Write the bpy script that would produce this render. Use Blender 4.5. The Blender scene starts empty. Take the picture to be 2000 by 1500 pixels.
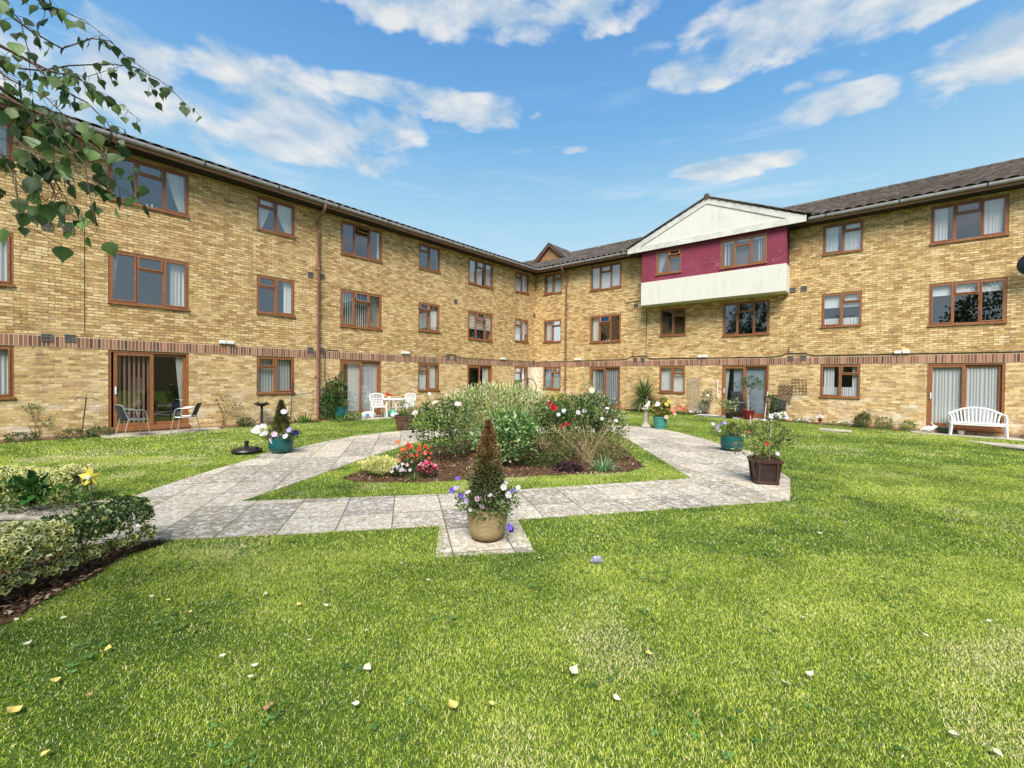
import bpy, math, random
import numpy as np
from mathutils import Vector, Matrix
R = math.radians
random.seed(7)
rng = np.random.default_rng(11)
sc = bpy.context.scene
COL = sc.collection

# ------------------------------------------------------------------ camera
HC = 1.471
cam_d = bpy.data.cameras.new('camera')
cam = bpy.data.objects.new('camera', cam_d); COL.objects.link(cam)
cam_d.sensor_width = 36; cam_d.sensor_fit = 'HORIZONTAL'
cam_d.lens = 36*865.02/2000; cam_d.clip_start = .05; cam_d.clip_end = 2000
pitch, roll = 0.0135, 0.0104
fw = Vector((0, math.cos(pitch), -math.sin(pitch))); up = Vector((0, math.sin(pitch), math.cos(pitch)))
rt = Vector((1, 0, 0))
c_, s_ = math.cos(roll), math.sin(roll)
rt2 = rt*c_ - up*(-s_)*1.0
rt2 = rt*c_ + up*s_
up2 = up*c_ - rt*s_
cam.matrix_world = Matrix(((rt2.x, up2.x, -fw.x, 0), (rt2.y, up2.y, -fw.y, 0), (rt2.z, up2.z, -fw.z, HC), (0, 0, 0, 1)))
sc.camera = cam

# ------------------------------------------------------------------ node expression helper
class X:
    def __init__(s, nt, v): s.nt, s.v = nt, v
    def _m(s, op, *a):
        n = s.nt.nodes.new('ShaderNodeMath'); n.operation = op
        for i, q in enumerate((s,)+a):
            q = q.v if isinstance(q, X) else q
            if isinstance(q, (int, float)): n.inputs[i].default_value = q
            else: s.nt.links.new(q, n.inputs[i])
        return X(s.nt, n.outputs[0])
    def __add__(s, o): return s._m('ADD', o)
    def __radd__(s, o): return s._m('ADD', o)
    def __sub__(s, o): return s._m('SUBTRACT', o)
    def __rsub__(s, o): return X(s.nt, o)._m('SUBTRACT', s)
    def __mul__(s, o): return s._m('MULTIPLY', o)
    def __rmul__(s, o): return s._m('MULTIPLY', o)
    def __truediv__(s, o): return s._m('DIVIDE', o)
    def mx(s, o): return s._m('MAXIMUM', o)
    def mn(s, o): return s._m('MINIMUM', o)
    def pw(s, o): return s._m('POWER', o)
    def floor(s): return s._m('FLOOR')
    def fract(s): return s._m('FRACT')
    def mod(s, o): return s._m('FLOORED_MODULO', o)
    def abs(s): return s._m('ABSOLUTE')
    def sqrt(s): return s._m('SQRT')
    def gt(s, o): return s._m('GREATER_THAN', o)
    def lt(s, o): return s._m('LESS_THAN', o)
    def atan2(s, o): return s._m('ARCTAN2', o)
    def asin(s): return s._m('ARCSINE')
    def sin(s): return s._m('SINE')
    def sm(s, a, b, lo=0., hi=1.):
        n = s.nt.nodes.new('ShaderNodeMapRange'); n.interpolation_type = 'SMOOTHSTEP'
        s.nt.links.new(s.v, n.inputs[0])
        for i, q in zip((1, 2, 3, 4), (a, b, lo, hi)): n.inputs[i].default_value = q
        return X(s.nt, n.outputs[0])

def sep(nt, sock):
    n = nt.nodes.new('ShaderNodeSeparateXYZ'); nt.links.new(sock, n.inputs[0])
    return X(nt, n.outputs[0]), X(nt, n.outputs[1]), X(nt, n.outputs[2])
def comb(nt, *a):
    n = nt.nodes.new('ShaderNodeCombineXYZ')
    for i, q in enumerate(a):
        if isinstance(q, X): nt.links.new(q.v, n.inputs[i])
        else: n.inputs[i].default_value = q
    return n.outputs[0]
def noise(nt, vec, scale=1., detail=3., rough=.55, dist=0., col=False):
    n = nt.nodes.new('ShaderNodeTexNoise'); nt.links.new(vec, n.inputs['Vector'])
    n.inputs['Scale'].default_value = scale; n.inputs['Detail'].default_value = detail
    n.inputs['Roughness'].default_value = rough; n.inputs['Distortion'].default_value = dist
    return X(nt, n.outputs[0]) if not col else n.outputs[1]
def wnoise(nt, vec):
    n = nt.nodes.new('ShaderNodeTexWhiteNoise'); n.noise_dimensions = '3D'; nt.links.new(vec, n.inputs['Vector'])
    return X(nt, n.outputs[0])
def mixc(nt, f, a, b, mode='MIX'):
    n = nt.nodes.new('ShaderNodeMix'); n.data_type = 'RGBA'; n.blend_type = mode
    if isinstance(f, X): nt.links.new(f.v, n.inputs[0])
    else: n.inputs[0].default_value = f
    for i, q in ((6, a), (7, b)):
        if isinstance(q, (tuple, list)): n.inputs[i].default_value = (*q[:3], 1)
        else: nt.links.new(q, n.inputs[i])
    return n.outputs[2]
def ramp(nt, f, stops):
    n = nt.nodes.new('ShaderNodeValToRGB'); nt.links.new(f.v, n.inputs[0])
    e = n.color_ramp.elements
    while len(e) < len(stops): e.new(.5)
    for q, (p, c) in zip(e, stops): q.position = p; q.color = (*c, 1)
    return n.outputs[0]

# ------------------------------------------------------------------ world: Nishita daylight with fair-weather clouds
SUN_EL, SUN_AZ = 50., 182.      # azimuth measured clockwise from +Y (north)
w = bpy.data.worlds.new('World'); sc.world = w; w.use_nodes = True
nt = w.node_tree; nt.nodes.clear()
out = nt.nodes.new('ShaderNodeOutputWorld'); bg = nt.nodes.new('ShaderNodeBackground')
sky = nt.nodes.new('ShaderNodeTexSky'); sky.sky_type = 'NISHITA'; sky.sun_disc = False
sky.sun_elevation = R(SUN_EL); sky.sun_rotation = R(SUN_AZ); sky.air_density = 1.15; sky.dust_density = .6; sky.ozone_density = 1.6
tc = nt.nodes.new('ShaderNodeTexCoord')
dx, dy, dz = sep(nt, tc.outputs['Generated'])
az = dx.atan2(dy); el = dz.mx(-1.).mn(1.).asin()
CL = [(-0.50,0.525,0.15,0.045,.85),(-0.41,0.485,0.19,0.06,.95),(-0.45,0.43,0.20,0.03,.85),(-0.253,0.549,0.15,0.028,1),(-0.714,0.50,0.09,0.05,.9),(-0.069,0.535,0.11,0.032,1),(0.057,0.529,0.034,0.012,.9),
      (-0.18,0.68,0.24,0.045,.9),(0.08,0.69,0.27,0.045,.95),(0.194,0.70,0.2,0.03,.9),(0.55,0.605,0.21,0.055,1.05),(0.72,0.575,0.15,0.045,1),(0.423,0.573,0.12,0.032,.9),(0.293,0.612,0.07,0.016,.7),
      (0.83,0.46,0.10,0.055,1.1),(0.629,0.468,0.095,0.026,1),(0.445,0.406,0.115,0.02,1),(0.092,0.47,0.1,0.012,.6),(0.327,0.465,0.05,0.012,.6),(0.582,0.51,0.06,0.012,.6),(-0.70,0.42,0.2,0.07,.8)]
vec = comb(nt, az*5.2+el*1.5, el*10.5, 0.)
n1 = noise(nt, vec, 1.35, 8, .55, .25)
n1b = noise(nt, comb(nt, az*5.2+el*1.5+.10, el*10.5-.32, 0.), 1.35, 9, .60, .25)
wx = noise(nt, comb(nt, az*9., el*16., 3.), 1., 3, .5) - .5
azw, elw = az + wx*.05, el + (n1-.5)*.035
dmax = None
for a, e, ra, re, wt in CL:
    q = ((azw-a)/ra).pw(2.) + ((elw-e)/re).pw(2.)
    q = (1. - q*.55).mx(0.)*wt
    dmax = q if dmax is None else dmax.mx(q)
back = (noise(nt, comb(nt, az*2., el*5., 7.), 1.3, 5, .6)).sm(.48, .68)*dy.sm(.35, .1)*.9   # clouds round the rest of the sky
dens = (dmax*1.0 + (n1-.5)*2.6*dmax.sm(0., .35)).sm(.34, .86)
dens = dens.mx(back)
wisp = noise(nt, comb(nt, az*2.2, el*16., 1.), 1.4, 5, .6, .5).sm(.5, .8)*.42*el.sm(.72, .25)
lit = ((n1-n1b)*3.6 + .50 - (dens-.5)*.45).mx(0.).mn(1.)
ccol = mixc(nt, lit, (.46, .60, .74), (.90, .885, .85))
grad = ramp(nt, el, [(0., (.70, .88, .94)), (.2, (.64, .86, .95)), (.34, (.42, .73, .94)), (.5, (.20, .50, .88)), (.66, (.13, .38, .80)), (1., (.07, .22, .55))])
skyc = nt.nodes.new('ShaderNodeVectorMath'); skyc.operation = 'SCALE'; nt.links.new(sky.outputs[0], skyc.inputs[0]); skyc.inputs[3].default_value = .115
base = mixc(nt, .82, skyc.outputs[0], grad)
c1 = mixc(nt, wisp, base, (.86, .93, .98))
c2 = mixc(nt, dens*.85, c1, ccol)
SKYK = 10.
sc_ = nt.nodes.new('ShaderNodeVectorMath'); sc_.operation = 'SCALE'; nt.links.new(c2, sc_.inputs[0]); sc_.inputs[3].default_value = SKYK
nt.links.new(sc_.outputs[0], bg.inputs[0]); bg.inputs[1].default_value = .056
nt.links.new(bg.outputs[0], out.inputs[0])
w.cycles.sampling_method = 'MANUAL'; w.cycles.sample_map_resolution = 512

# ------------------------------------------------------------------ sun (veiled by thin cloud: broad and soft)
sd = bpy.data.lights.new('sun', 'SUN'); sun = bpy.data.objects.new('sun', sd); COL.objects.link(sun)
sd.energy = 3.9; sd.angle = R(32); sd.color = (1, .955, .88)
a, e = R(SUN_AZ), R(SUN_EL)
sv = Vector((math.sin(a)*math.cos(e), math.cos(a)*math.cos(e), math.sin(e)))
sun.rotation_euler = (-sv).to_track_quat('-Z', 'Y').to_euler(); sun.location = sv*60

sc.view_settings.view_transform = 'Standard'; sc.view_settings.look = 'None'
sc.view_settings.exposure = 0.85; sc.view_settings.gamma = 1
sc.cycles.use_denoising = True
sc.cycles.max_bounces = 6; sc.cycles.diffuse_bounces = 3; sc.cycles.glossy_bounces = 3; sc.cycles.transmission_bounces = 4
sc.cycles.transparent_max_bounces = 8; sc.cycles.caustics_reflective = False; sc.cycles.caustics_refractive = False

# ------------------------------------------------------------------ object helpers
def tag(o, label=None, cat=None, group=None, kind=None):
    if label: o['label'] = label
    if cat: o['category'] = cat
    if group: o['group'] = group
    if kind: o['kind'] = kind
    return o
def thing(name, label, cat, loc=(0, 0, 0), rotz=0., group=None):
    o = bpy.data.objects.new(name, None); COL.objects.link(o); o.empty_display_size = .1
    o.location = loc; o.rotation_euler = (0, 0, rotz)
    return tag(o, label, cat, group)
class MB:
    def __init__(s): s.v = []; s.f = []; s.uv = {}
    def quad(s, a, b, c, d, uv=None):
        n = len(s.v); s.v += [a, b, c, d]; s.f.append((n, n+1, n+2, n+3))
        if uv: s.uv[len(s.f)-1] = uv
    def add(s, vs, fs):
        n = len(s.v); s.v += [tuple(q) for q in vs]; s.f += [tuple(i+n for i in f) for f in fs]
    def box(s, x0, x1, y0, y1, z0, z1, M=None):
        vs = [(x, y, z) for z in (z0, z1) for y in (y0, y1) for x in (x0, x1)]
        if M is not None: vs = [tuple(M @ Vector(q)) for q in vs]
        s.add(vs, [(0, 2, 3, 1), (4, 5, 7, 6), (0, 1, 5, 4), (2, 6, 7, 3), (0, 4, 6, 2), (1, 3, 7, 5)])
    def tube(s, pts, r, seg=8, cap=True):
        pts = [Vector(p) for p in pts]; n = len(pts); rs = r if isinstance(r, (list, tuple)) else [r]*n
        vs = []; prev = None
        for i, p in enumerate(pts):
            t = (pts[min(i+1, n-1)] - pts[max(i-1, 0)])
            t = t.normalized() if t.length > 1e-9 else Vector((0, 0, 1))
            if prev is None:
                a = Vector((0, 0, 1)) if abs(t.z) < .9 else Vector((1, 0, 0)); prev = t.cross(a).normalized()
            prev = (prev - t*prev.dot(t)); prev = prev.normalized() if prev.length > 1e-6 else t.orthogonal().normalized()
            b = t.cross(prev)
            for k in range(seg):
                an = 2*math.pi*k/seg; vs.append(p + (prev*math.cos(an) + b*math.sin(an))*rs[i])
        fs = [(i*seg+k, i*seg+(k+1) % seg, (i+1)*seg+(k+1) % seg, (i+1)*seg+k) for i in range(n-1) for k in range(seg)]
        if cap: fs += [tuple(range(seg))[::-1], tuple((n-1)*seg+k for k in range(seg))]
        s.add(vs, fs)
    def lathe(s, prof, seg=32, c=(0, 0), cap=True):
        vs = [(c[0]+r*math.cos(2*math.pi*k/seg), c[1]+r*math.sin(2*math.pi*k/seg), z) for r, z in prof for k in range(seg)]
        fs = [(i*seg+k, i*seg+(k+1) % seg, (i+1)*seg+(k+1) % seg, (i+1)*seg+k) for i in range(len(prof)-1) for k in range(seg)]
        if cap: fs += [tuple(range(seg))[::-1], tuple((len(prof)-1)*seg+k for k in range(seg))]
        s.add(vs, fs)
    def build(s, name, mat, parent=None, smooth=False, bevel=0., loc=None):
        me = bpy.data.meshes.new(name); me.from_pydata(s.v, [], s.f)
        if s.uv:
            l = me.uv_layers.new(name='UVMap')
            for fi, uv in s.uv.items():
                for li, q in zip(me.polygons[fi].loop_indices, uv): l.data[li].uv = q
        me.materials.append(mat)
        if smooth:
            me.shade_smooth() if hasattr(me, 'shade_smooth') else None
        me.update()
        o = bpy.data.objects.new(name, me); COL.objects.link(o)
        if smooth == 'auto':
            me.set_sharp_from_angle(angle=R(35))
        if parent: o.parent = parent
        if loc: o.location = loc
        if bevel:
            b = o.modifiers.new('bevel', 'BEVEL'); b.width = bevel; b.segments = 2; b.limit_method = 'ANGLE'
        return o
def np_mesh(name, V, F, C, mat, parent=None):
    """V (n,3), F (m,3) triangles, C (m,3) linear colour of each face"""
    me = bpy.data.meshes.new(name); m = len(F)
    me.vertices.add(len(V)); me.vertices.foreach_set('co', np.ascontiguousarray(V, dtype=np.float32).ravel())
    me.loops.add(3*m); me.loops.foreach_set('vertex_index', np.ascontiguousarray(F, dtype=np.int32).ravel())
    me.polygons.add(m); me.polygons.foreach_set('loop_start', np.arange(0, 3*m, 3, dtype=np.int32))
    at_ = me.attributes.new('Col', 'FLOAT_COLOR', 'FACE')
    at_.data.foreach_set('color', np.ascontiguousarray(np.c_[C, np.ones(m)], dtype=np.float32).ravel())
    me.update(calc_edges=True); me.materials.append(mat)
    o = bpy.data.objects.new(name, me); COL.objects.link(o)
    if parent: o.parent = parent
    return o
def copy_tree(o, parent=None):
    c = o.copy(); COL.objects.link(c); c.parent = parent
    for ch in [q for q in bpy.data.objects if q.parent == o and q is not c]: copy_tree(ch, c)
    return c

def ss(a, b, t):
    q = np.clip((t-a)/(b-a), 0, 1); return q*q*(3-2*q)
def gz(x, y): return -.12 + .14*ss(14, 22, y) - .08*ss(9, 17, x)*ss(5, 12, y)
def gzf(x, y): return float(gz(np.float64(x), np.float64(y)))

# ------------------------------------------------------------------ materials
MATS = {}
def mat(name, col=(.5, .5, .5), rough=.6, metal=0., spec=.5, var=.0, vscale=8., bump=0., bscale=60., fn=None):
    if name in MATS: return MATS[name]
    m = bpy.data.materials.new(name); m.use_nodes = True; t = m.node_tree
    p = t.nodes['Principled BSDF']; p.inputs['Roughness'].default_value = rough; p.inputs['Metallic'].default_value = metal
    p.inputs['Specular IOR Level'].default_value = spec; p.inputs['Base Color'].default_value = (*col, 1)
    g = t.nodes.new('ShaderNodeTexCoord').outputs['Object']
    if var:
        n = noise(t, g, vscale, 5, .65)
        c = mixc(t, n.sm(.3, .7), tuple(q*(1-var) for q in col), tuple(min(q*(1+var), .95) for q in col))
        t.links.new(c, p.inputs['Base Color'])
    if bump:
        b = t.nodes.new('ShaderNodeBump'); b.inputs['Strength'].default_value = bump; b.inputs['Distance'].default_value = .01
        t.links.new(noise(t, g, bscale, 4, .6).v, b.inputs['Height']); t.links.new(b.outputs[0], p.inputs['Normal'])
    if fn: fn(t, p, g)
    MATS[name] = m; return m
def bumpn(t, p, h, strength, dist=.01):
    b = t.nodes.new('ShaderNodeBump'); b.inputs['Strength'].default_value = strength; b.inputs['Distance'].default_value = dist
    t.links.new(h.v, b.inputs['Height']); t.links.new(b.outputs[0], p.inputs['Normal'])

def f_brick(t, p, g):
    uv = t.nodes.new('ShaderNodeUVMap').outputs[0]; u, v, _ = sep(t, uv)
    row = (v/.075).floor(); uu = u/.225 + row.mod(2.)*.5; colm = uu.floor()
    fu, fv = uu.fract(), (v/.075).fract()
    rn = wnoise(t, comb(t, colm, row, 1.)); rn2 = wnoise(t, comb(t, colm, row, 9.))
    big = noise(t, comb(t, u, v, 0.), .35, 3, .5)
    mid = noise(t, comb(t, u*4., v*12., 0.), 1., 5, .7)
    fine = noise(t, comb(t, u*22., v*45., 2.), 1., 4, .75)
    col = ramp(t, (rn*.56 + (mid-.5)*1.5 + (big-.5)*.4 + .21).mx(0.).mn(1.),
               [(0., (.25, .150, .060)), (.2, (.42, .250, .095)), (.45, (.60, .395, .165)), (.72, (.76, .540, .265)), (1., (.90, .72, .45))])
    col = mixc(t, rn2.gt(.93)*.55, col, (.33, .17, .08))
    fl2 = noise(t, comb(t, u*11., v*26., 6.), 1., 3, .6)
    col = mixc(t, fine.sm(.56, .68)*.85, col, (.15, .085, .04)); col = mixc(t, fl2.sm(.58, .66)*.85, col, (.13, .08, .05))
    hm = ((fv-.5).abs()).gt(.40); vm = ((fu-.5).abs()).gt(.475); mort = hm.mx(vm)
    low = v.lt(2.11)
    pale = noise(t, comb(t, u*.9, v*1.3, 5.), 1., 3, .6).sm(.5, .68)
    mcol = mixc(t, low*.5 + pale*.35, (.22, .16, .095), (.72, .60, .40))  # dark upper mortar has the shade of the raked joints painted in
    col = mixc(t, mort, col, mcol)
    # lime bloom low on the wall and in the far corner
    bl = noise(t, comb(t, u*1.1, v*1.9, 8.), 1., 5, .65).sm(.50, .66)*v.sm(1.7, .3)*.55
    cor = (u.abs()).sm(1.0, .15)*low*noise(t, comb(t, u*7., v*9., 2.), 1., 3, .7).sm(.38, .52)
    col = mixc(t, bl.mx(cor*.9), col, (.80, .74, .64))
    run = noise(t, comb(t, u*2.6, v*.25, 4.), 1., 4, .6).sm(.52, .72)*.28; col = mixc(t, run, col, (.20, .13, .075))
    t.links.new(col, p.inputs['Base Color'])
    bumpn(t, p, (1.-mort)*.6 + fine*.4 + rn*.35, .75, .012)
def f_band(t, p, g):
    uv = t.nodes.new('ShaderNodeUVMap').outputs[0]; u, v, _ = sep(t, uv)
    cu = u/.075; c = cu.floor(); fu = cu.fract()
    rn = wnoise(t, comb(t, c, 3., 1.)); n = noise(t, comb(t, u*14., v*14., 0.), 1., 4, .7)
    zone = noise(t, comb(t, u*.7, 0., 0.), 1., 2, .5)
    col = ramp(t, (rn*.8 + (n-.5)*.5 + (zone-.5)*.9 + .1).mx(0.).mn(1.), [(0., (.085, .05, .045)), (.3, (.19, .085, .06)), (.6, (.30, .135, .085)), (1., (.46, .24, .155))])
    mort = ((fu-.5).abs()).gt(.42).mx((v-.5).abs().gt(.47))
    col = mixc(t, mort, col, (.58, .47, .33)); t.links.new(col, p.inputs['Base Color'])
    bumpn(t, p, (1.-mort)*.7 + n*.3, .7, .01)
def f_tile(t, p, g):
    x, y, z = sep(t, g)
    n = noise(t, g, 5., 5, .7); n2 = noise(t, g, 30., 3, .6)
    rn = wnoise(t, comb(t, (x/.3).floor(), (y/.32).floor(), 0.))
    col = ramp(t, (n*.5 + rn*.4 + n2*.25 - .1).mx(0.).mn(1.), [(0., (.03, .025, .022)), (.4, (.075, .062, .053)), (.75, (.15, .125, .105)), (1., (.27, .24, .19))])
    t.links.new(col, p.inputs['Base Color']); bumpn(t, p, n2, .4)
def f_slab(t, p, g):
    x, y, z = sep(t, g); ca, sa = math.cos(R(13.4)), math.sin(R(13.4))
    a = (x*ca + y*sa) ; b = (y*ca - x*sa)
    r_ = ((b-.03)/.66).floor(); cu = (a+.14)/.56; c = cu.floor()
    fu, fv = cu.fract(), ((b-.03)/.66).fract()
    rn = wnoise(t, comb(t, c, r_, 2.)); rn2 = wnoise(t, comb(t, c, r_, 5.))
    mid = noise(t, g, 9., 6, .72); lich = noise(t, g, 15., 5, .7, .6); bl = noise(t, g, 30., 6, .8)
    col = ramp(t, (mid*.75 + (rn-.5)*.55 + .12).mx(0.).mn(1.), [(0., (.17, .14, .10)), (.35, (.34, .29, .21)), (.65, (.49, .42, .31)), (1., (.60, .53, .41))])
    col = mixc(t, rn2.gt(.8)*.35, col, (.24, .21, .19))
    col = mixc(t, lich.sm(.50, .58)*.75, col, (.72, .70, .65))
    col = mixc(t, bl.sm(.50, .60)*.75, col, (.13, .11, .085))
    joint = ((fu-.5).abs()).gt(.488).mx(((fv-.5).abs()).gt(.489))
    col = mixc(t, joint*.8, col, (.08, .08, .04)); t.links.new(col, p.inputs['Base Color'])
    bumpn(t, p, (1.-joint) + mid*.3 + bl*.3, .6, .012)
def f_soil(t, p, g):
    n = noise(t, g, 30., 6, .8); n2 = noise(t, g, 4., 3, .6)
    col = ramp(t, (n*.8 + n2*.3 - .05).mx(0.).mn(1.), [(0., (.03, .017, .01)), (.45, (.10, .055, .03)), (.62, (.21, .125, .07)), (1., (.45, .33, .22))])
    t.links.new(col, p.inputs['Base Color']); bumpn(t, p, n, 1., .03)
def f_lawn(t, p, g):
    n = noise(t, g, .9, 4, .6); n2 = noise(t, g, 40., 4, .8)
    col = ramp(t, (n*.5 + n2*.6 - .05).mx(0.).mn(1.), [(0., (.025, .038, .01)), (.45, (.08, .13, .024)), (.75, (.16, .24, .04)), (1., (.26, .30, .08))])
    t.links.new(col, p.inputs['Base Color']); bumpn(t, p, n2, 1., .02)
def f_render(t, p, g):     # weather-stained white render
    x, y, z = sep(t, g)
    st = noise(t, comb(t, x*7., y*7., z*.7), 1., 5, .7); n = noise(t, g, 1.3, 4, .6)
    col = mixc(t, (st.sm(.45, .75)*.45*n.sm(.3, .6)), (.66, .64, .57), (.42, .39, .32)); t.links.new(col, p.inputs['Base Color'])
def f_magenta(t, p, g):
    x, y, z = sep(t, g); n = noise(t, g, 1.8, 4, .6)
    col = mixc(t, n.sm(.3, .7), (.20, .030, .056), (.24, .040, .072))
    cr = noise(t, comb(t, x*.8, y*.8, z*1.6), 1., 4, .55, .5); cr = (cr-.5).abs().lt(.004)*z.sm(6.7, 6.2)
    col = mixc(t, cr*.35, col, (.62, .42, .48)); t.links.new(col, p.inputs['Base Color'])
M_brick = mat('yellow_stock_brick', rough=.9, spec=.2, fn=f_brick)
M_band = mat('soldier_brick', rough=.85, spec=.25, fn=f_band)
M_tile = mat('concrete_roof_tile', rough=.9, spec=.2, fn=f_tile)
M_slab = mat('weathered_paving', rough=.95, spec=.15, fn=f_slab)
M_soil = mat('bark_mulch', rough=1., spec=.1, fn=f_soil)
M_lawn = mat('lawn_soil', rough=1., spec=.1, fn=f_lawn)
M_render = mat('stained_white_render', rough=.8, spec=.3, fn=f_render)
M_mag = mat('magenta_render', rough=.75, spec=.3, fn=f_magenta)
M_wood = mat('brown_frame', (.27, .105, .042), .42, var=.22, vscale=14.)
M_fascia = mat('brown_fascia', (.34, .16, .10), .5, var=.12)
M_soffit = mat('dark_soffit', (.022, .014, .011), .8)
M_gutter = mat('grey_gutter', (.24, .23, .225), .45, var=.2, vscale=5.)
M_pipe = mat('brown_downpipe', (.23, .105, .075), .5, var=.2, vscale=4.)
M_white = mat('white_plastic', (.72, .72, .72), .4, var=.05)
M_black = mat('black_plastic', (.014, .014, .016), .4, var=.2)
M_blackiron = mat('black_iron', (.02, .02, .022), .55)
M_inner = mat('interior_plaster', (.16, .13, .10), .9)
M_teal = mat('teal_glazed_pot', (.008, .085, .085), .3, var=.25, vscale=18., bump=.1)
M_terra = mat('brown_glazed_planter', (.10, .042, .028), .42, var=.35, vscale=14., bump=.2)
M_darkwood = mat('dark_stained_wood', (.030, .014, .011), .55, var=.4, vscale=20.)
M_stone = mat('weathered_stone', (.40, .36, .29), .9, var=.35, vscale=12., bump=.4)
M_conc = mat('concrete_paving', (.40, .36, .29), .95, var=.35, vscale=3., bump=.3)
M_alu = mat('aluminium_tube', (.55, .54, .52), .35, .6)
M_navy = mat('navy_weave', (.025, .04, .065), .6, var=.3, vscale=60.)
M_stem = mat('green_stem', (.10, .12, .035), .7, var=.3)
M_twig = mat('brown_twig', (.10, .06, .035), .8, var=.3)
M_bark = mat('silver_birch_bark', (.55, .52, .47), .9, var=.5, vscale=6., bump=.5)
def f_leaf(t, p, g):
    a = t.nodes.new('ShaderNodeAttribute'); a.attribute_name = 'Col'; n = noise(t, g, 25., 2, .5)
    c = mixc(t, n.sm(.3, .7)*.35, a.outputs[0], (.5, .5, .5), 'OVERLAY')
    t.links.new(c, p.inputs['Base Color'])
    tr = t.nodes.new('ShaderNodeBsdfTranslucent'); t.links.new(c, tr.inputs[0]); mx = t.nodes.new('ShaderNodeMixShader'); mx.inputs[0].default_value = .3
    t.links.new(p.outputs[0], mx.inputs[1]); t.links.new(tr.outputs[0], mx.inputs[2]); t.links.new(mx.outputs[0], t.nodes['Material Output'].inputs[0])
M_leaf = mat('foliage', rough=.5, spec=.35, fn=f_leaf)
M_grass = mat('grass_blades', rough=.6, spec=.25, fn=f_leaf)
M_petal = mat('petals', rough=.6, spec=.2, fn=f_leaf)
def f_cloth(t, p, g):
    tr = t.nodes.new('ShaderNodeBsdfTranslucent'); tr.inputs[0].default_value = p.inputs['Base Color'].default_value; mx = t.nodes.new('ShaderNodeMixShader'); mx.inputs[0].default_value = .3
    t.links.new(p.outputs[0], mx.inputs[1]); t.links.new(tr.outputs[0], mx.inputs[2]); t.links.new(mx.outputs[0], t.nodes['Material Output'].inputs[0])
M_net = mat('net_curtain', (.92, .93, .93), .9, fn=f_cloth)
M_cur = mat('cream_curtain', (.86, .84, .78), .9, fn=f_cloth)
M_vblind = mat('pale_vertical_blind', (.90, .93, .91), .8, fn=f_cloth)
M_vgrey = mat('grey_vertical_blind', (.40, .50, .58), .8, fn=f_cloth)
M_vbrown = mat('brown_vertical_blind', (.62, .34, .24), .8, fn=f_cloth)
def f_glass(t, p, g):
    for n in list(t.nodes):
        if n.type == 'BSDF_PRINCIPLED': t.nodes.remove(n)
    gl = t.nodes.new('ShaderNodeBsdfGlossy'); gl.inputs['Roughness'].default_value = .01; gl.inputs[0].default_value = (.93, .92, .97, 1)
    tr = t.nodes.new('ShaderNodeBsdfTransparent'); tr.inputs[0].default_value = (.97, .98, .98, 1)
    fr = t.nodes.new('ShaderNodeLayerWeight'); fr.inputs[0].default_value = .5
    k = (X(t, fr.outputs[1]).pw(3.)*.75 + .19).mn(.9)
    b = t.nodes.new('ShaderNodeBump'); b.inputs['Strength'].default_value = .03; b.inputs['Distance'].default_value = .02
    t.links.new(noise(t, g, 1.5, 1, .5).v, b.inputs['Height']); t.links.new(b.outputs[0], gl.inputs['Normal'])
    mx = t.nodes.new('ShaderNodeMixShader'); t.links.new(k.v, mx.inputs[0]); t.links.new(tr.outputs[0], mx.inputs[1]); t.links.new(gl.outputs[0], mx.inputs[2])
    t.links.new(mx.outputs[0], t.nodes['Material Output'].inputs[0])
M_glass = mat('window_glass', fn=f_glass)
# ================================================================== the apartment building
AL = R(49.47); AR = R(-40.53); CX, CY = 1.2835, 25.3448
UL = Vector((math.cos(AL), math.sin(AL), 0)); UR = Vector((math.cos(AR), math.sin(AR), 0))
# local frame of either wing: x along the wall, y into the building, z up, origin at the inner corner
ML = Matrix.Translation((CX, CY, 0)) @ Matrix.Rotation(AL, 4, 'Z')
MR = Matrix.Translation((CX, CY, 0)) @ Matrix.Rotation(AR, 4, 'Z')
B = thing('apartment_building', 'three storey yellow brick apartment building wrapping two sides of the lawn', 'building', (CX, CY, 0))
def bp(o, wing, x=0, y=0, z=0):      # parent a part to the building in a wing's frame
    o.parent = B; o.rotation_euler = (0, 0, AL if wing == 0 else AR)
    v = (UL if wing == 0 else UR); n = Vector((-v.y, v.x, 0))
    o.location = v*x + n*y + Vector((0, 0, z)); return o
W2, W3 = 1.186, 1.746
ROWS = {'t': (6.165, 6.015, 7.244), 'm': (3.484, 3.335, 4.711), 'b': (.886, .886, 2.1), 'd': (0., 0., 2.1)}
WL = [('X', -20.98, 2, 'tmb'), ('A', -18.165, 3, 'tmd'), ('B', -14.61, 2, 'tmb'), ('C', -11.774, 3, 'tmd'), ('D', -8.22, 2, 'tmb'), ('E', -5.29, 3, 'tmd'), ('F', -1.786, 2, 'tmb')]
WR = [('G', .614, 2, 'tmb'), ('H', 3.59, 3, 'tmd'), ('I', 7.309, 2, 'mb'), ('J', 10.038, 3, 'md'), ('K', 13.479, 2, 'tmb'), ('L', 16.406, 3, 'tmd')]
def rects(Ws):
    o = []
    for n, u, k, rows in Ws:
        for r in rows: o.append((u, u+(W2 if k == 2 else W3), ROWS[r][0 if k == 2 else 1], ROWS[r][2], n, k, r))
    return o
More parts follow.
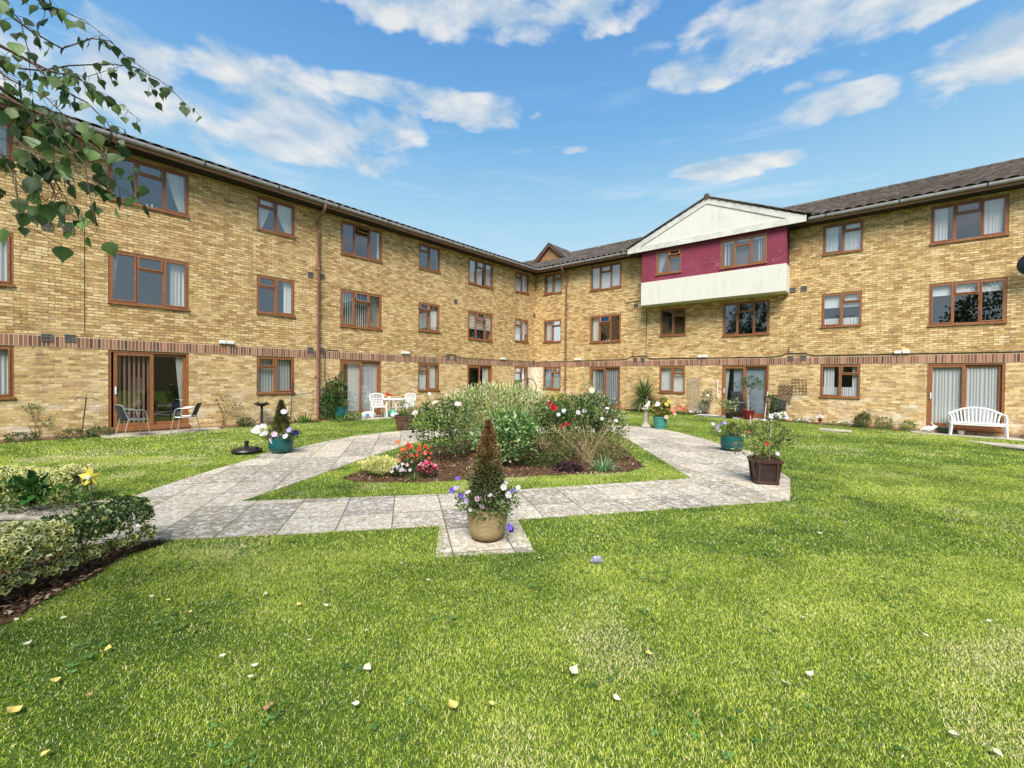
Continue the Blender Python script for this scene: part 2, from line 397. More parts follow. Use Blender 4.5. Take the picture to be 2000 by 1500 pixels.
def wall(wing, x0, x1, z0, z1, holes, name='wall', y=0., th=.3):
    xs = sorted({x0, x1, *[h[0] for h in holes], *[h[1] for h in holes]}); zs = sorted({z0, z1, *[h[2] for h in holes], *[h[3] for h in holes]})
    m = MB()
    for i in range(len(xs)-1):
        for j in range(len(zs)-1):
            a, b, c, d = xs[i], xs[i+1], zs[j], zs[j+1]; cx, cz = (a+b)/2, (c+d)/2
            if any(h[0] < cx < h[1] and h[2] < cz < h[3] for h in holes): continue
            m.quad((a, y, c), (b, y, c), (b, y, d), (a, y, d), [(a, c), (b, c), (b, d), (a, d)])
            m.quad((b, y+th, c), (a, y+th, c), (a, y+th, d), (b, y+th, d), [(b, c), (a, c), (a, d), (b, d)])
    for h in holes:
        a, b, c, d = h[:4]
        m.quad((a, y, d), (b, y, d), (b, y+th, d), (a, y+th, d), [(a, d), (b, d), (b, d+th), (a, d+th)])
        m.quad((b, y, c), (a, y, c), (a, y+th, c), (b, y+th, c), [(b, c), (a, c), (a, c-th), (b, c-th)])
        m.quad((a, y, c), (a, y, d), (a, y+th, d), (a, y+th, c), [(a, c), (a, d), (a+th, d), (a+th, c)])
        m.quad((b, y, d), (b, y, c), (b, y+th, c), (b, y+th, d), [(b, d), (b, c), (b+th, c), (b+th, d)])
    return bp(m.build(name, M_brick), wing)
RL, RR = rects(WL), rects(WR)
wall(0, -27., 0., -.6, 7.33, RL); wall(1, 0., 24., -.6, 7.33, RR)
def simple(wing, mat_, name, *boxes, bevel=0., parent=None):
    m = MB()
    for b_ in boxes: m.box(*b_)
    return bp(m.build(name, mat_, bevel=bevel), wing)
# inside: floors, spine walls and party walls
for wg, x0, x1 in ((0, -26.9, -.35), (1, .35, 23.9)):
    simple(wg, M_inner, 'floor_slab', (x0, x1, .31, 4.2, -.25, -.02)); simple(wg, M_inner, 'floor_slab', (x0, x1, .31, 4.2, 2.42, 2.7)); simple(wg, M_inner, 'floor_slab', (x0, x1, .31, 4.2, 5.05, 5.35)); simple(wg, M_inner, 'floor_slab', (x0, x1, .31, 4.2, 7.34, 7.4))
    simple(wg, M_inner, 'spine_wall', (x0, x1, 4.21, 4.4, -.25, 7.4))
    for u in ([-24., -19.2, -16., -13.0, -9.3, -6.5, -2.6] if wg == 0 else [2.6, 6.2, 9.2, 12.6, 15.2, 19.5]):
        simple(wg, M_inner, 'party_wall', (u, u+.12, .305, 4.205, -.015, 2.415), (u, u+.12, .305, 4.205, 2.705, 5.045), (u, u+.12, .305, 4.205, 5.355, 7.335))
# soldier course
for wg, x0, x1 in ((0, -27., -.002), (1, .012, 24.)):
    m = MB(); a, b = 2.108, 2.375
    m.quad((x0, -.01, a), (x1, -.01, a), (x1, -.01, b), (x0, -.01, b), [(x0, 0), (x1, 0), (x1, 1), (x0, 1)])
    m.quad((x0, -.01, b), (x1, -.01, b), (x1, .01, b), (x0, .01, b), [(x0, .9), (x1, .9), (x1, 1), (x0, 1)])
    m.quad((x0, .01, a), (x1, .01, a), (x1, -.01, a), (x0, -.01, a), [(x0, 0), (x1, 0), (x1, .1), (x0, .1)])
    bp(m.build('soldier_course', M_band), wg)
# plinth at the foot
for wg, x0, x1 in ((0, -27., -.05), (1, .05, 24.)):
    simple(wg, mat('plinth', (.30, .20, .12), .95, var=.4, vscale=6.), 'plinth', (x0, x1, -.03, -.001, -.6, -.06))

# roofs: real pantile relief, cut along the valley
EZ, RZ, RY, EO = 7.50, 10.1, 5.9, .56
sl = (RZ-EZ)/(RY+EO)
def roof_slope(wing, name, umin, umax, vy, hipsign):
    # course rows from eave (y=-EO) to ridge; the valley runs from (0,0) to the ridge corner
    m = MB(); nc = 20; step = .05
    us = np.arange(umin, umax, step)
    rows = []
    for c in range(nc):
        for q in (0., .985):
            y = -EO + (RY+EO)*(c+q)/nc; z = EZ + (y+EO)*sl + (.035 if q == 0. else .0)
            lim = -y if wing == 1 else y      # valley: u = -y (right wing), u = +y (left wing)
            lim = lim
            uu = np.maximum(us, lim) if wing == 1 else np.minimum(us, lim)
            prof = np.abs(np.sin(uu*math.pi/.3))**.8*.062
            rows.append([(float(a), y, z+float(b)) for a, b in zip(uu, prof)])
    vs = [p for r in rows for p in r]; n = len(us)
    fs = []
    for r in range(len(rows)-1):
        for k in range(n-1):
            ids = (r*n+k, r*n+k+1, (r+1)*n+k+1, (r+1)*n+k)
            A_ = vs[ids[0]]; B_ = vs[ids[1]]; C_ = vs[ids[2]]
            if abs(A_[0]-B_[0]) < 1e-6 and abs(C_[0]-vs[ids[3]][0]) < 1e-6: continue
            fs.append(ids)
    m.add(vs, fs); o = bp(m.build(name, M_tile), wing); return o
roof_slope(1, 'roof_tiles', -6.0, 24.3, 0, 0); roof_slope(0, 'roof_tiles', -27.3, 6.05, 0, 0)
for wg, x0, x1 in ((0, -27.3, 5.9), (1, -5.9, 24.3)):        # rear slopes and ridge tiles
    m = MB(); m.quad((x0, RY, RZ), (x1, RY, RZ), (x1, 12.3, EZ), (x0, 12.3, EZ)); bp(m.build('rear_slope', M_tile), wg)
    m = MB(); u = x0
    while u < x1-.2:
        m.tube([(u, RY, RZ+.03), (u+.44, RY, RZ+.03)], [.115, .105], 10); u += .45
    bp(m.build('ridge_tiles', M_tile, smooth='auto'), wg)
# fascia, soffit, gutter
for wg, x0, x1 in ((0, -27.3, -.5), (1, .5, 24.3)):
    m = MB(); m.box(x0, x1 if wg == 0 else x1, -.5, -.475, 7.325, 7.47)
    bp(m.build('fascia', M_fascia), wg)
    m = MB(); m.box(x0, (x1+.5) if wg == 0 else x1, -.474, .0, 7.331, 7.345) if wg == 0 else m.box(x0-.0, x1, -.474, .0, 7.332, 7.346)
    bp(m.build('soffit', M_soffit), wg)
    segs = [(x0, x1)] if wg == 0 else [(x0, 6.02), (13.08, x1)]
    for a, b in segs:
        m = MB()
        prof = [(-.5, 7.50), (-.5, 7.43), (-.515, 7.405), (-.56, 7.395), (-.605, 7.41), (-.62, 7.44), (-.62, 7.505), (-.612, 7.505), (-.61, 7.445), (-.56, 7.41), (-.51, 7.44), (-.508, 7.5)]
        vs = [(x, y, z) for x in (a, b) for y, z in prof]; n = len(prof)
        m.add(vs, [(k, (k+1) % n, n+(k+1) % n, n+k) for k in range(n)]); bp(m.build('gutter', M_gutter), wg)
    u = x0+1.1
    while u < x1:
        if wg == 0 or not (6. < u < 13.1): m = MB(); m.box(u, u+.035, -.628, -.497, 7.40, 7.515); bp(m.build('gutter_bracket', M_black), wg)
        u += 2.0
# downpipes
for wg, u in ((0, -12.64), (1, 2.17)):
    m = MB(); m.tube([(u, -.56, 7.40), (u, -.56, 7.30), (u, -.50, 7.22), (u, -.14, 7.03), (u, -.09, 6.95), (u, -.09, .05)], .052 if wg == 0 else .045, 12)
    for z in (6.5, 5.2, 3.6, 2.95, 1.4): m.tube([(u, -.09, z), (u, -.09, z+.09)], .066 if wg == 0 else .058, 12)
    m.box(u-.075, u+.075, -.02, -.001, 5.22, 5.27); m.box(u-.075, u+.075, -.02, -.001, 1.42, 1.47)
    bp(m.build('downpipe', M_pipe, smooth='auto'), wg)
# gablet on the roof behind the corner
m = MB(); y0 = 3.2; a = (-2.6, y0, 8.98); b = (0., y0, 8.98); c = (-1.3, y0, 10.08)
m.add([a, b, c], [(0, 1, 2)]); gb = bp(m.build('gablet', mat('gablet_boarding', (.26, .14, .055), .8, var=.3, vscale=3.)), 1)
m = MB(); yb = 5.85
for s in (-1, 1):
    m.add([(-1.3, y0-.22, 10.17), (-1.3, yb, 10.17), (-1.3+s*1.62, yb, 8.80), (-1.3+s*1.62, y0-.22, 8.80), (-1.3, y0-.22, 10.11), (-1.3+s*1.62, y0-.22, 8.74)], [(0, 1, 2, 3), (0, 3, 5, 4)])
bp(m.build('gablet_roof', M_tile), 1)
m = MB()
for s in (-1, 1):
    m.add([(-1.3, y0-.18, 10.11), (-1.3+s*1.62, y0-.18, 8.74), (-1.3+s*1.62, y0-.18, 8.62), (-1.3, y0-.18, 9.96)], [(0, 1, 2, 3)])
    m.tube([(-1.3, y0-.1, 9.96), (-1.3+s*1.2, y0-.1, 8.92)], .035, 6)
bp(m.build('gablet_bargeboard', M_pipe), 1)
m = MB(); m.box(-2.65, .05, y0-.14, y0-.02, 8.88, 8.97); bp(m.build('lead_flashing', mat('lead', (.42, .42, .41), .6)), 1)

# projecting bay with white pediment
BO = -.68; b0, b1 = 6.69, 12.44
bw = [(7.36, 8.50, 6.17, 7.2), (10.08, 11.78, 6.05, 7.2)]
def panel_wall(x0, x1, z0, z1, y, holes, th=.12):
    xs = sorted({x0, x1, *[h[0] for h in holes], *[h[1] for h in holes]}); zs = sorted({z0, z1, *[h[2] for h in holes], *[h[3] for h in holes]}); m = MB()
    for i in range(len(xs)-1):
        for j in range(len(zs)-1):
            a, b, c, d = xs[i], xs[i+1], zs[j], zs[j+1]
            if any(h[0] < (a+b)/2 < h[1] and h[2] < (c+d)/2 < h[3] for h in holes): continue
            m.quad((a, y, c), (b, y, c), (b, y, d), (a, y, d))
    for a, b, c, d in holes:
        m.quad((a, y, d), (b, y, d), (b, y+th, d), (a, y+th, d)); m.quad((b, y, c), (a, y, c), (a, y+th, c), (b, y+th, c))
        m.quad((a, y, c), (a, y, d), (a, y+th, d), (a, y+th, c)); m.quad((b, y, d), (b, y, c), (b, y+th, c), (b, y+th, d))
    m.quad((x0, 0, z0), (x0, y, z0), (x0, y, z1), (x0, 0, z1)); m.quad((x1, y, z0), (x1, 0, z0), (x1, 0, z1), (x1, y, z1))
    return m
bp(panel_wall(b0+.02, b1-.02, 5.88, 7.31, BO, bw).build('magenta_bay_wall', M_mag), 1)
m = MB(); m.box(b0, b1, BO-.05, -.002, 4.86, 5.90); bp(m.build('white_bay_apron', M_render, bevel=.012), 1)
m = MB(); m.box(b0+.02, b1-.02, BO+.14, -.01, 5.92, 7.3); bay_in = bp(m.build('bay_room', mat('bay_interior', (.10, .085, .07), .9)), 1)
# pediment
pf = -.86; pm = MB(); L_, C_, R__ = (6.72, pf+.03, 7.53), (9.57, pf+.03, 8.82), (12.42, pf+.03, 7.53)
pm.add([L_, R__, C_], [(0, 1, 2)]); bp(pm.build('pediment_panel', M_render), 1)
pm = MB()
for s, e0 in ((-1, 6.06), (1, 13.06)):
    o1 = (e0, pf, 7.30); o2 = (e0, pf, 7.50); top = (9.57, pf, 9.04); i1 = (e0-s*.62, pf, 7.53); it = (9.57, pf, 8.80)
    vs = [o2, top, it, i1]; vs += [(x, y+.045, z) for x, y, z in vs]
    pm.add(vs, [(0, 1, 2, 3), (4, 7, 6, 5), (0, 4, 5, 1), (3, 2, 6, 7)])
pm.box(6.06, 13.06, pf-.004, pf+.045, 7.295, 7.528)
bp(pm.build('bargeboard', mat('cream_bargeboard', (.56, .55, .50), .6, var=.15, vscale=3.)), 1)
pm = MB(); pm.box(6.08, 13.04, pf+.046, -.002, 7.30, 7.33); bp(pm.build('bay_soffit', M_soffit), 1)
pm = MB()
for s in (-1, 1):       # tiled roof of the bay
    nrow = 12; us = np.arange(0, 3.75, .05)
    rows = []
    for c in range(nrow):
        for q in (0., .97):
            d = 3.62*(1-(c+q)/nrow); z = 9.07 - d*.4245 + (.03 if q == 0. else 0.)
            yy = np.linspace(pf-.03, 3.1, 70); rows.append([(9.57+s*d, float(y), z+.045*abs(math.sin(y*math.pi/.3))) for y in yy])
    n = 70; vs = [p for r in rows for p in r]
    pm.add(vs, [(r*n+k, r*n+k+1, (r+1)*n+k+1, (r+1)*n+k) for r in range(len(rows)-1) for k in range(n-1)])
bp(pm.build('bay_roof_tiles', M_tile), 1)
pm = MB(); y = pf-.05
while y < 3.1: pm.tube([(9.57, y, 9.09), (9.57, y+.43, 9.09)], [.11, .1], 10); y += .44
for s in (-1, 1):       # verge mortar and tile ends
    for k in range(12):
        d = 3.5*(k+.5)/12; pm.tube([(9.57+s*(d-.15), pf-.02, 9.085-(d-.15)*.4245), (9.57+s*(d+.14), pf-.02, 9.07-(d+.14)*.4245)], [.03, .045], 6)
bp(pm.build('verge_tiles', M_tile, smooth='auto'), 1)

# ---------------------------------------------------------------- windows
def wavy(x0, x1, z0, z1, y, amp=.02, per=.09, n=None, skew=0.):
    n = n or max(4, int((x1-x0)/.018)); m = MB(); vs = []
    for i in range(n+1):
        t = i/n; x = x0+(x1-x0)*t; yy = y+amp*math.sin(x*2*math.pi/per+1.3*math.sin(x*17))
        vs += [(x, yy, z1), (x+skew*(t), yy*1., z0)]
    m.add(vs, [(2*i, 2*i+1, 2*i+3, 2*i+2) for i in range(n)]); return m
def vblinds(x0, x1, z0, z1, y, pitch=.085, wd=.07, tw=.5):
    m = MB(); x = x0+pitch/2
    while x < x1:
        c, s = math.cos(tw)*wd/2, math.sin(tw)*wd/2
        m.quad((x-c, y-s, z0), (x+c, y+s, z0), (x+c, y+s, z1), (x-c, y-s, z1)); x += pitch
    m.box(x0, x1, y-.03, y+.03, z1, z1+.03); return m
def sweep(x0, x1, z0, z1, y, side):      # tied back curtain
    m = MB(); n = 14; k = 10; vs = []
    for j in range(k+1):
        t = j/k; z = z1+(z0-z1)*t; wd = (x1-x0)*(1-.75*t**1.3)
        for i in range(n+1):
            q = i/n; x = (x0+wd*q) if side < 0 else (x1-wd*q); vs.append((x, y+.018*math.sin(i*2.3), z))
    m.add(vs, [(j*(n+1)+i, j*(n+1)+i+1, (j+1)*(n+1)+i+1, (j+1)*(n+1)+i) for j in range(k) for i in range(n)]); return m
def dress(win, spec, x0, x1, z0, z1):
    """curtains and blinds hanging inside a window: list of (kind, from, to[, mat]) in fractions of the width"""
    for s in spec:
        k, a, b = s[:3]; xa, xb = x0+(x1-x0)*a, x0+(x1-x0)*b; H = z1-z0
        if k == 'net': o = wavy(xa, xb, z0, z1, .115, .012, .08).build('net_curtain', M_net, win)
        elif k == 'half': o = wavy(xa, xb, z0, z0+H*(s[3] if len(s) > 3 else .3), .11, .012, .07).build('net_curtain', M_net, win)
        elif k == 'cur': o = wavy(xa, xb, z0, z1, .15, .025, .10).build('curtain', M_cur, win)
        elif k == 'swl': o = sweep(xa, xb, z0, z1, .14, -1).build('curtain', M_cur, win)
        elif k == 'swr': o = sweep(xa, xb, z0, z1, .14, 1).build('curtain', M_cur, win)
        elif k == 'vb': o = vblinds(xa, xb, z0, z1-.02, .15, *(s[4] if len(s) > 4 else ())).build('vertical_blind', s[3] if len(s) > 3 and s[3] else M_vblind, win)
        elif k == 'roll':
            m = MB(); m.box(xa, xb, .1, .103, z1-H*s[3], z1); m.tube([(xa, .1, z1-H*s[3]), (xb, .1, z1-H*s[3])], .01, 6); o = m.build('roller_blind', M_net, win)
        elif k == 'ven':
            m = MB(); z = z0+H*s[3]
            while z < z1: m.box(xa, xb, .10, .125, z, z+.05); z += .075
            o = m.build('slatted_blind', M_net, win)
        elif k == 'orn':     # ornaments on the sill
            m = MB()
            for i, xx in enumerate(np.linspace(xa, xb, int(s[3]))):
                h = .07+.06*((i*7) % 3)/2; m.lathe([(.02, z0), (.035, z0+h*.4), (.015, z0+h*.7), (.028, z0+h)], 10, (float(xx), .13))
            o = m.build('ornaments', M_white, win)
def window(wing, u, W, z0, z1, kind, left_vent, op, spec, name='window', yoff=0.):
    win = bpy.data.objects.new(name, None); COL.objects.link(win); bp(win, wing, u, yoff, 0)
    F = .055; fr = MB(); H = z1-z0
    y0, y1 = .012, .075
    fr.box(0, F, y0, y1, z0, z1); fr.box(W-F, W, y0, y1, z0, z1)
    fr.box(F, W-F, y0, y1, z1-F, z1); fr.box(F, W-F, y0, y1, z0, z0+F)
    fr.box(-.015, W+.015, -.045, y0-.002, z0-.035, z0+.035)      # sill
    sa = MB(); pa = MB(); vent_x = None; th = z0+H*.70
    if kind == 2:
        mid = W*.47 if left_vent else W*.53; xs = [(F, mid-.025), (mid+.025, W-F)]; vi = 0 if left_vent else 1; mulls = [mid]
    else:
        xs = [(F, W*.335-.02), (W*.335+.02, W*.665-.02), (W*.665+.02, W-F)]; vi = 1; mulls = [W*.335, W*.665]
    for q in mulls: fr.box(q-.025 if kind == 2 else q-.02, q+.025 if kind == 2 else q+.02, y0, y1, z0+F, z1-F)
    S = .038
    def sash(a, b, c, d, M=None, s=S):
        sa.box(a, a+s, -.006, .05, c, d, M); sa.box(b-s, b, -.006, .05, c, d, M); sa.box(a+s, b-s, -.006, .05, c, c+s, M); sa.box(a+s, b-s, -.006, .05, d-s, d, M)
        vs = [Vector(q) for q in ((a+s, .03, c+s), (b-s, .03, c+s), (b-s, .03, d-s), (a+s, .03, d-s))]
        if M is not None: vs = [M @ q for q in vs]
        pa.quad(*[tuple(q) for q in vs])
    for i, (a, b) in enumerate(xs):
        c, d = z0+F, z1-F
        if i == vi:
            fr.box(a, b, y0, y1, th-.025, th+.025)
            pa.quad((a, .045, c), (b, .045, c), (b, .045, th-.025), (a, .045, th-.025))
            M = None
            if op: M = Matrix.Translation((0, 0, d)) @ Matrix.Rotation(-R(op), 4, 'X') @ Matrix.Translation((0, 0, -d))
            sash(a, b, th+.025, d, M)
        elif kind == 2 or i != 1: sash(a, b, c, d)
    fr.build('frame', M_wood, win, bevel=.004); sa.build('sash', M_wood, win, bevel=.004); pa.build('pane', M_glass, win)
    dress(win, spec, F, W-F, z0+.03, z1-.03)
    return win
def door(wing, u, W, spec, slide=0., z1=2.1):
    """sliding patio door: outer frame with two framed leaves; slide moves the left leaf to the right by that share"""
    win = bpy.data.objects.new('patio_door', None); COL.objects.link(win); bp(win, wing, u, 0, 0)
    F = .06; fr = MB(); y0, y1 = .0125, .14
    fr.box(0, F, y0, y1, .0, z1); fr.box(W-F, W, y0, y1, .0, z1); fr.box(F, W-F, y0, y1, z1-F, z1); fr.box(F, W-F, y0, y1, 0., F+.01); fr.box(-.01, W+.01, -.06, y0-.002, -.05, .045)
    fr.build('frame', M_wood, win, bevel=.004)
    hw = (W-2*F)/2; sa = MB(); pa = MB(); S = .075
    for i in (0, 1):
        a = F+hw*i + (slide*hw if i == 0 else 0); a -= .02*(i == 1); b = a+hw+.02; yy = .02 if i == 0 else .075
        c, d = F+.012, z1-F-.002
        sa.box(a, a+S, yy, yy+.045, c, d); sa.box(b-S, b, yy, yy+.045, c, d); sa.box(a+S, b-S, yy, yy+.045, c, c+S); sa.box(a+S, b-S, yy, yy+.045, d-S, d)
        pa.quad((a+S, yy+.02, c+S), (b-S, yy+.02, c+S), (b-S, yy+.02, d-S), (a+S, yy+.02, d-S))
    sa.build('door_leaf', M_wood, win, bevel=.004); pa.build('pane', M_glass, win)
    h = MB(); a = F+slide*hw; h.box(a+.02, a+.055, -.012, .0195, .93, 1.13); h.build('handle', M_white, win, bevel=.004)
    dress(win, spec, F, W-F, .06, z1-.05); return win
SP = {
 'Xt': (0, [('cur', .55, .95)]), 'Xm': (0, [('cur', .8, .97)]), 'Xb': (0, [('net', 0, 1)]),
 'At': (0, [('swr', .72, 1.), ('orn', .4, .6, 4)]), 'Am': (0, [('cur', .78, .98), ('swl', 0., .1)]), 'Bt': (0, [('swl', 0., .42), ('swr', .45, 1.)]),
 'Bm': (0, [('net', .74, .98)]), 'Bb': (0, [('vb', .02, .98, None, (.085, .082, .25))]), 'Ct': (32, [('net', .93, 1.)]), 'Cm': (14, [('vb', 0., 1., None, (.09, .06, .35))]),
 'Dt': (0, []), 'Dm': (24, [('vb', 0., .48, None, (.07, .05, .4)), ('cur', .68, 1.)]), 'Db': (0, [('net', 0, .42), ('net', .6, .9)]),
 'Et': (0, [('net', 0., .28), ('net', .38, .62), ('net', .74, 1.)]), 'Em': (16, [('ven', 0, 1, .38), ('orn', .1, .5, 4)]), 'Ft': (0, [('net', .05, .5), ('net', .66, .98)]),
 'Fm': (0, [('ven', 0, 1, .35), ('cur', .7, .8), ('orn', .1, .35, 2)]), 'Fb': (24, [('cur', .62, .75)]),
 'Gt': (0, [('net', .08, .5), ('net', .55, 1.)]), 'Gm': (10, [('cur', .05, .42), ('orn', .6, .9, 3)]), 'Gb': (22, [('vb', 0, 1, M_vgrey, (.09, .06, .8))]),
 'Ht': (0, [('vb', 0, 1, None, (.085, .07, .3))]), 'Hm': (18, [('cur', .02, .26), ('orn', .42, .6, 3), ('orn', .75, .95, 3)]),
 'Im': (12, [('orn', .1, .4, 2)]), 'Ib': (0, [('vb', 0, 1, None, (.085, .082, .2))]), 'Jm': (0, [('orn', .1, .25, 2)]),
 'Kt': (0, [('net', .02, .38), ('net', .55, .98)]), 'Km': (0, [('roll', 0, 1, .42), ('half', .0, 1., .24)]), 'Kb': (0, [('half', 0, 1, .3), ('net', .05, .35), ('net', .84, 1.)]),
 'Lt': (0, [('net', .02, .22), ('net', .72, .96)]), 'Lm': (0, [('roll', 0, .33, .28), ('roll', .33, .66, .24), ('roll', .66, 1., .26)])}
DOORS = {'A': (.06, [('vb', .02, .50, M_vbrown, (.1, .055, .3)), ('swr', .86, 1.)]), 'C': (0., [('cur', .0, .1), ('vb', .2, .5, None, (.085, .088, .1)), ('vb', .52, 1., None, (.085, .084, .15))]),
         'E': (0., [('cur', .68, .95)]), 'H': (0., [('vb', .1, .5, M_vgrey, (.1, .06, .9)), ('vb', .52, 1., M_vgrey, (.1, .06, .9)), ('cur', .03, .15)]),
         'J': (0., [('swl', .0, .13), ('vb', .23, .5, M_vgrey, (.085, .086, .1)), ('vb', .52, 1., M_vgrey, (.085, .086, .1))]), 'L': (0., [('net', 0, .5), ('net', .5, 1.)])}
for wing, RC in ((0, RL), (1, RR)):
    for u0, u1, z0, z1, n, k, r in RC:
        if r == 'd': door(wing, u0, u1-u0, DOORS[n][1], DOORS[n][0], z1); continue
        op, spec = SP.get(n+r, (0, []))
        window(wing, u0, u1-u0, z0, z1, k, wing == 0, op, spec)
window(1, bw[0][0], bw[0][1]-bw[0][0], bw[0][2], bw[0][3], 2, False, 30, [('swl', 0., .4)], yoff=BO)
window(1, bw[1][0], bw[1][1]-bw[1][0], bw[1][2], bw[1][3], 3, False, 0, [('cur', .02, .2), ('cur', .84, .99), ('roll', .0, .99, .12)], yoff=BO)

# vents, cables, rails fixed to the walls
def vent(wing, u, z, s=.2):
    m = MB(); m.box(u, u+s, -.03, -.001, z, z+.02); m.box(u, u+s, -.03, -.001, z+s*.8, z+s*.8+.02); m.box(u, u+.018, -.03, -.001, z+.02, z+s*.8); m.box(u+s-.018, u+s, -.03, -.001, z+.02, z+s*.8)
    for i in range(4): m.box(u+.018, u+s-.018, -.025, -.004, z+.035+i*s*.185, z+.035+i*s*.185+.012)
    bp(m.build('air_vent', mat('vent_grey', (.16, .155, .15), .6)), wing)
for wg, u, z in ((0, -19.36, 4.93), (0, -19.0, 4.93), (0, -19.37, 2.24), (0, -18.97, 2.26), (0, -13.0, 4.93), (0, -12.58, 4.94), (0, -12.99, 2.29), (0, -12.57, 2.29), (0, -6.2, 4.94), (0, -6.62, 2.28), (0, -6.22, 2.28),
                 (1, 6.02, 4.93), (1, 12.46, 4.9), (1, 12.82, 4.91), (1, 6.02, 2.33), (1, 6.40, 2.33), (1, 12.42, 2.26), (1, 12.84, 2.27), (0, -.2, 4.96), (0, -.22, 2.28)): vent(wg, u, z)
for wg, r_, pts in ((0, .012, [(-6.9, -.02, 2.40), (-6.75, -.02, 2.42), (-6.6, -.02, 2.52), (-6.1, -.02, 2.53), (-5.95, -.02, 2.42), (-5.5, -.02, 2.40), (-.05, -.02, 2.41)]), (0, .005, [(-18.61, -.008, 5.2), (-18.61, -.008, 2.48)]),
    (0, .012, [(-11.85, -.012, 2.42), (-12.3, -.012, 2.42), (-12.36, -.012, 2.3), (-12.36, -.012, 1.3)]), (1, .014, [(.05, -.02, 2.40), (5.7, -.02, 2.44), (5.92, -.02, 2.58), (6.6, -.02, 2.58), (6.85, -.02, 2.45), (11.9, -.02, 2.42), (12.2, -.02, 2.46), (12.4, -.02, 2.54), (13., -.02, 2.54), (13.25, -.02, 2.44), (23.9, -.02, 2.42)]),
    (1, .012, [(6.66, -.016, 4.85), (6.66, -.016, 2.47)]), (1, .01, [(12.46, -.02, 2.56), (12.46, -.02, 2.82)]), (1, .01, [(6.0, -.02, 2.6), (6.0, -.02, 2.8)]), (1, .012, [(5.5, -.02, 5.32), (5.6, -.02, 5.2), (6.6, -.02, 5.25)])):
    m = MB(); m.tube(pts, r_, 5); bp(m.build('cable', M_blackiron), wg)
def rail(wing, u, z0, z1, mt):
    m = MB(); m.tube([(u, -.002, z0), (u, -.07, z0+.02), (u, -.07, z1-.02), (u, -.002, z1)], .018, 8); m.tube([(u, -.002, z0), (u, -.02, z0)], .045, 10); m.tube([(u, -.002, z1), (u, -.02, z1)], .045, 10)
    bp(m.build('grab_rail', mt, smooth='auto'), wing)
rail(1, 9.88, .75, 1.45, M_white); rail(0, -11.95, .72, 1.42, M_blackiron)

def world(wing, u, out, z=0.):
    v = (UL if wing == 0 else UR); n = Vector((-v.y, v.x, 0)); q = Vector((CX, CY, 0)) + v*u - n*out; q.z = z; return q
# twin emergency lights: things of their own
def light(wing, u, z, label):
    t = thing('bulkhead_light', label, 'wall light', world(wing, u, 0., z), AL if wing == 0 else AR, 'twin white lights above the brick band')
    for k in (0, 1):
        m = MB(); a = k*.215; m.box(a, a+.19, -.075, -.001, 0, .1); m.build('housing', M_white, t, bevel=.015)
light(0, -15.67, 2.42, 'white twin box light on left wing, right of the wide open patio door')
light(0, -9.1, 2.43, 'white twin box light on left wing above the white garden chairs')
light(0, -2.96, 2.43, 'white twin box light on left wing nearest the inner corner')
light(1, 2.67, 2.44, 'white twin box light beside the thin downpipe right of the corner')
light(1, 9.04, 2.45, 'white twin box light below the gap between windows under the magenta bay')
light(1, 15.56, 2.44, 'white twin box light above the wall left of the net curtained patio door')
# satellite dish at the right edge
t = thing('satellite_dish', 'dark round satellite dish on the brick wall at the right edge', 'satellite dish', world(1, 18.62, .05, 4.95), AR)
m = MB(); n = 24; vs = []; 
for j in range(6):
    r = .34*j/5
    for k in range(n):
        a = 2*math.pi*k/n; vs.append((r*math.cos(a), -.42+.9*r*r, r*math.sin(a)))
m.add(vs, [(j*n+k, j*n+(k+1) % n, (j+1)*n+(k+1) % n, (j+1)*n+k) for j in range(5) for k in range(n)])
m.tube([(.34*math.cos(2*math.pi*k/24), -.42+.104, .34*math.sin(2*math.pi*k/24)) for k in range(25)], .012, 6)
m.build('dish', M_black, t, smooth='auto')
m = MB(); m.tube([(0, .05, -.1), (0, -.2, -.1), (0, -.40, 0)], .02, 8); m.build('bracket', M_alu, t); m = MB(); m.tube([(0, -.38, -.34), (0, -.8, -.1)], .012, 6); m.tube([(0, -.78, -.12), (0, -.86, -.04)], .03, 8); m.build('receiver_arm', M_alu, t)

# other ranges of the court outside the frame, seen only mirrored in the panes
for x, y, rz, hw, lab in ((0, -16, 0, 24, 'low brick building range closing the court behind, mirrored dark in the windows'), (25, -10, -math.pi/2, 15, 'brick building range outside the right edge, mirrored in the left wing panes'), (-24, -10, math.pi/2, 13, 'brick building range outside the left edge, mirrored in the right wing panes')):
    t = thing('rear_building', lab, 'building', (x, y, 0), rz)
    if rz > 0: t.rotation_euler = (0, 0, math.pi/2)
    m = MB(); m.box(-hw, hw, (-8 if rz == 0 else 0), (0 if rz == 0 else 8), -.2, 5.2); m.build('wall', mat('rear_brick', (.38, .27, .13), .9, var=.3), t)
    a_, b_ = (-8.5, .5) if rz == 0 else (-.5, 8.5); c_m = (a_+b_)/2
    m = MB(); m.add([(-hw-.5, b_, 5.1), (hw+.5, b_, 5.1), (hw+.5, c_m, 7.4), (-hw-.5, c_m, 7.4), (-hw-.5, a_, 5.1), (hw+.5, a_, 5.1)], [(0, 1, 2, 3), (3, 2, 5, 4), (0, 3, 4), (1, 5, 2)]); m.build('roof', M_tile, t)
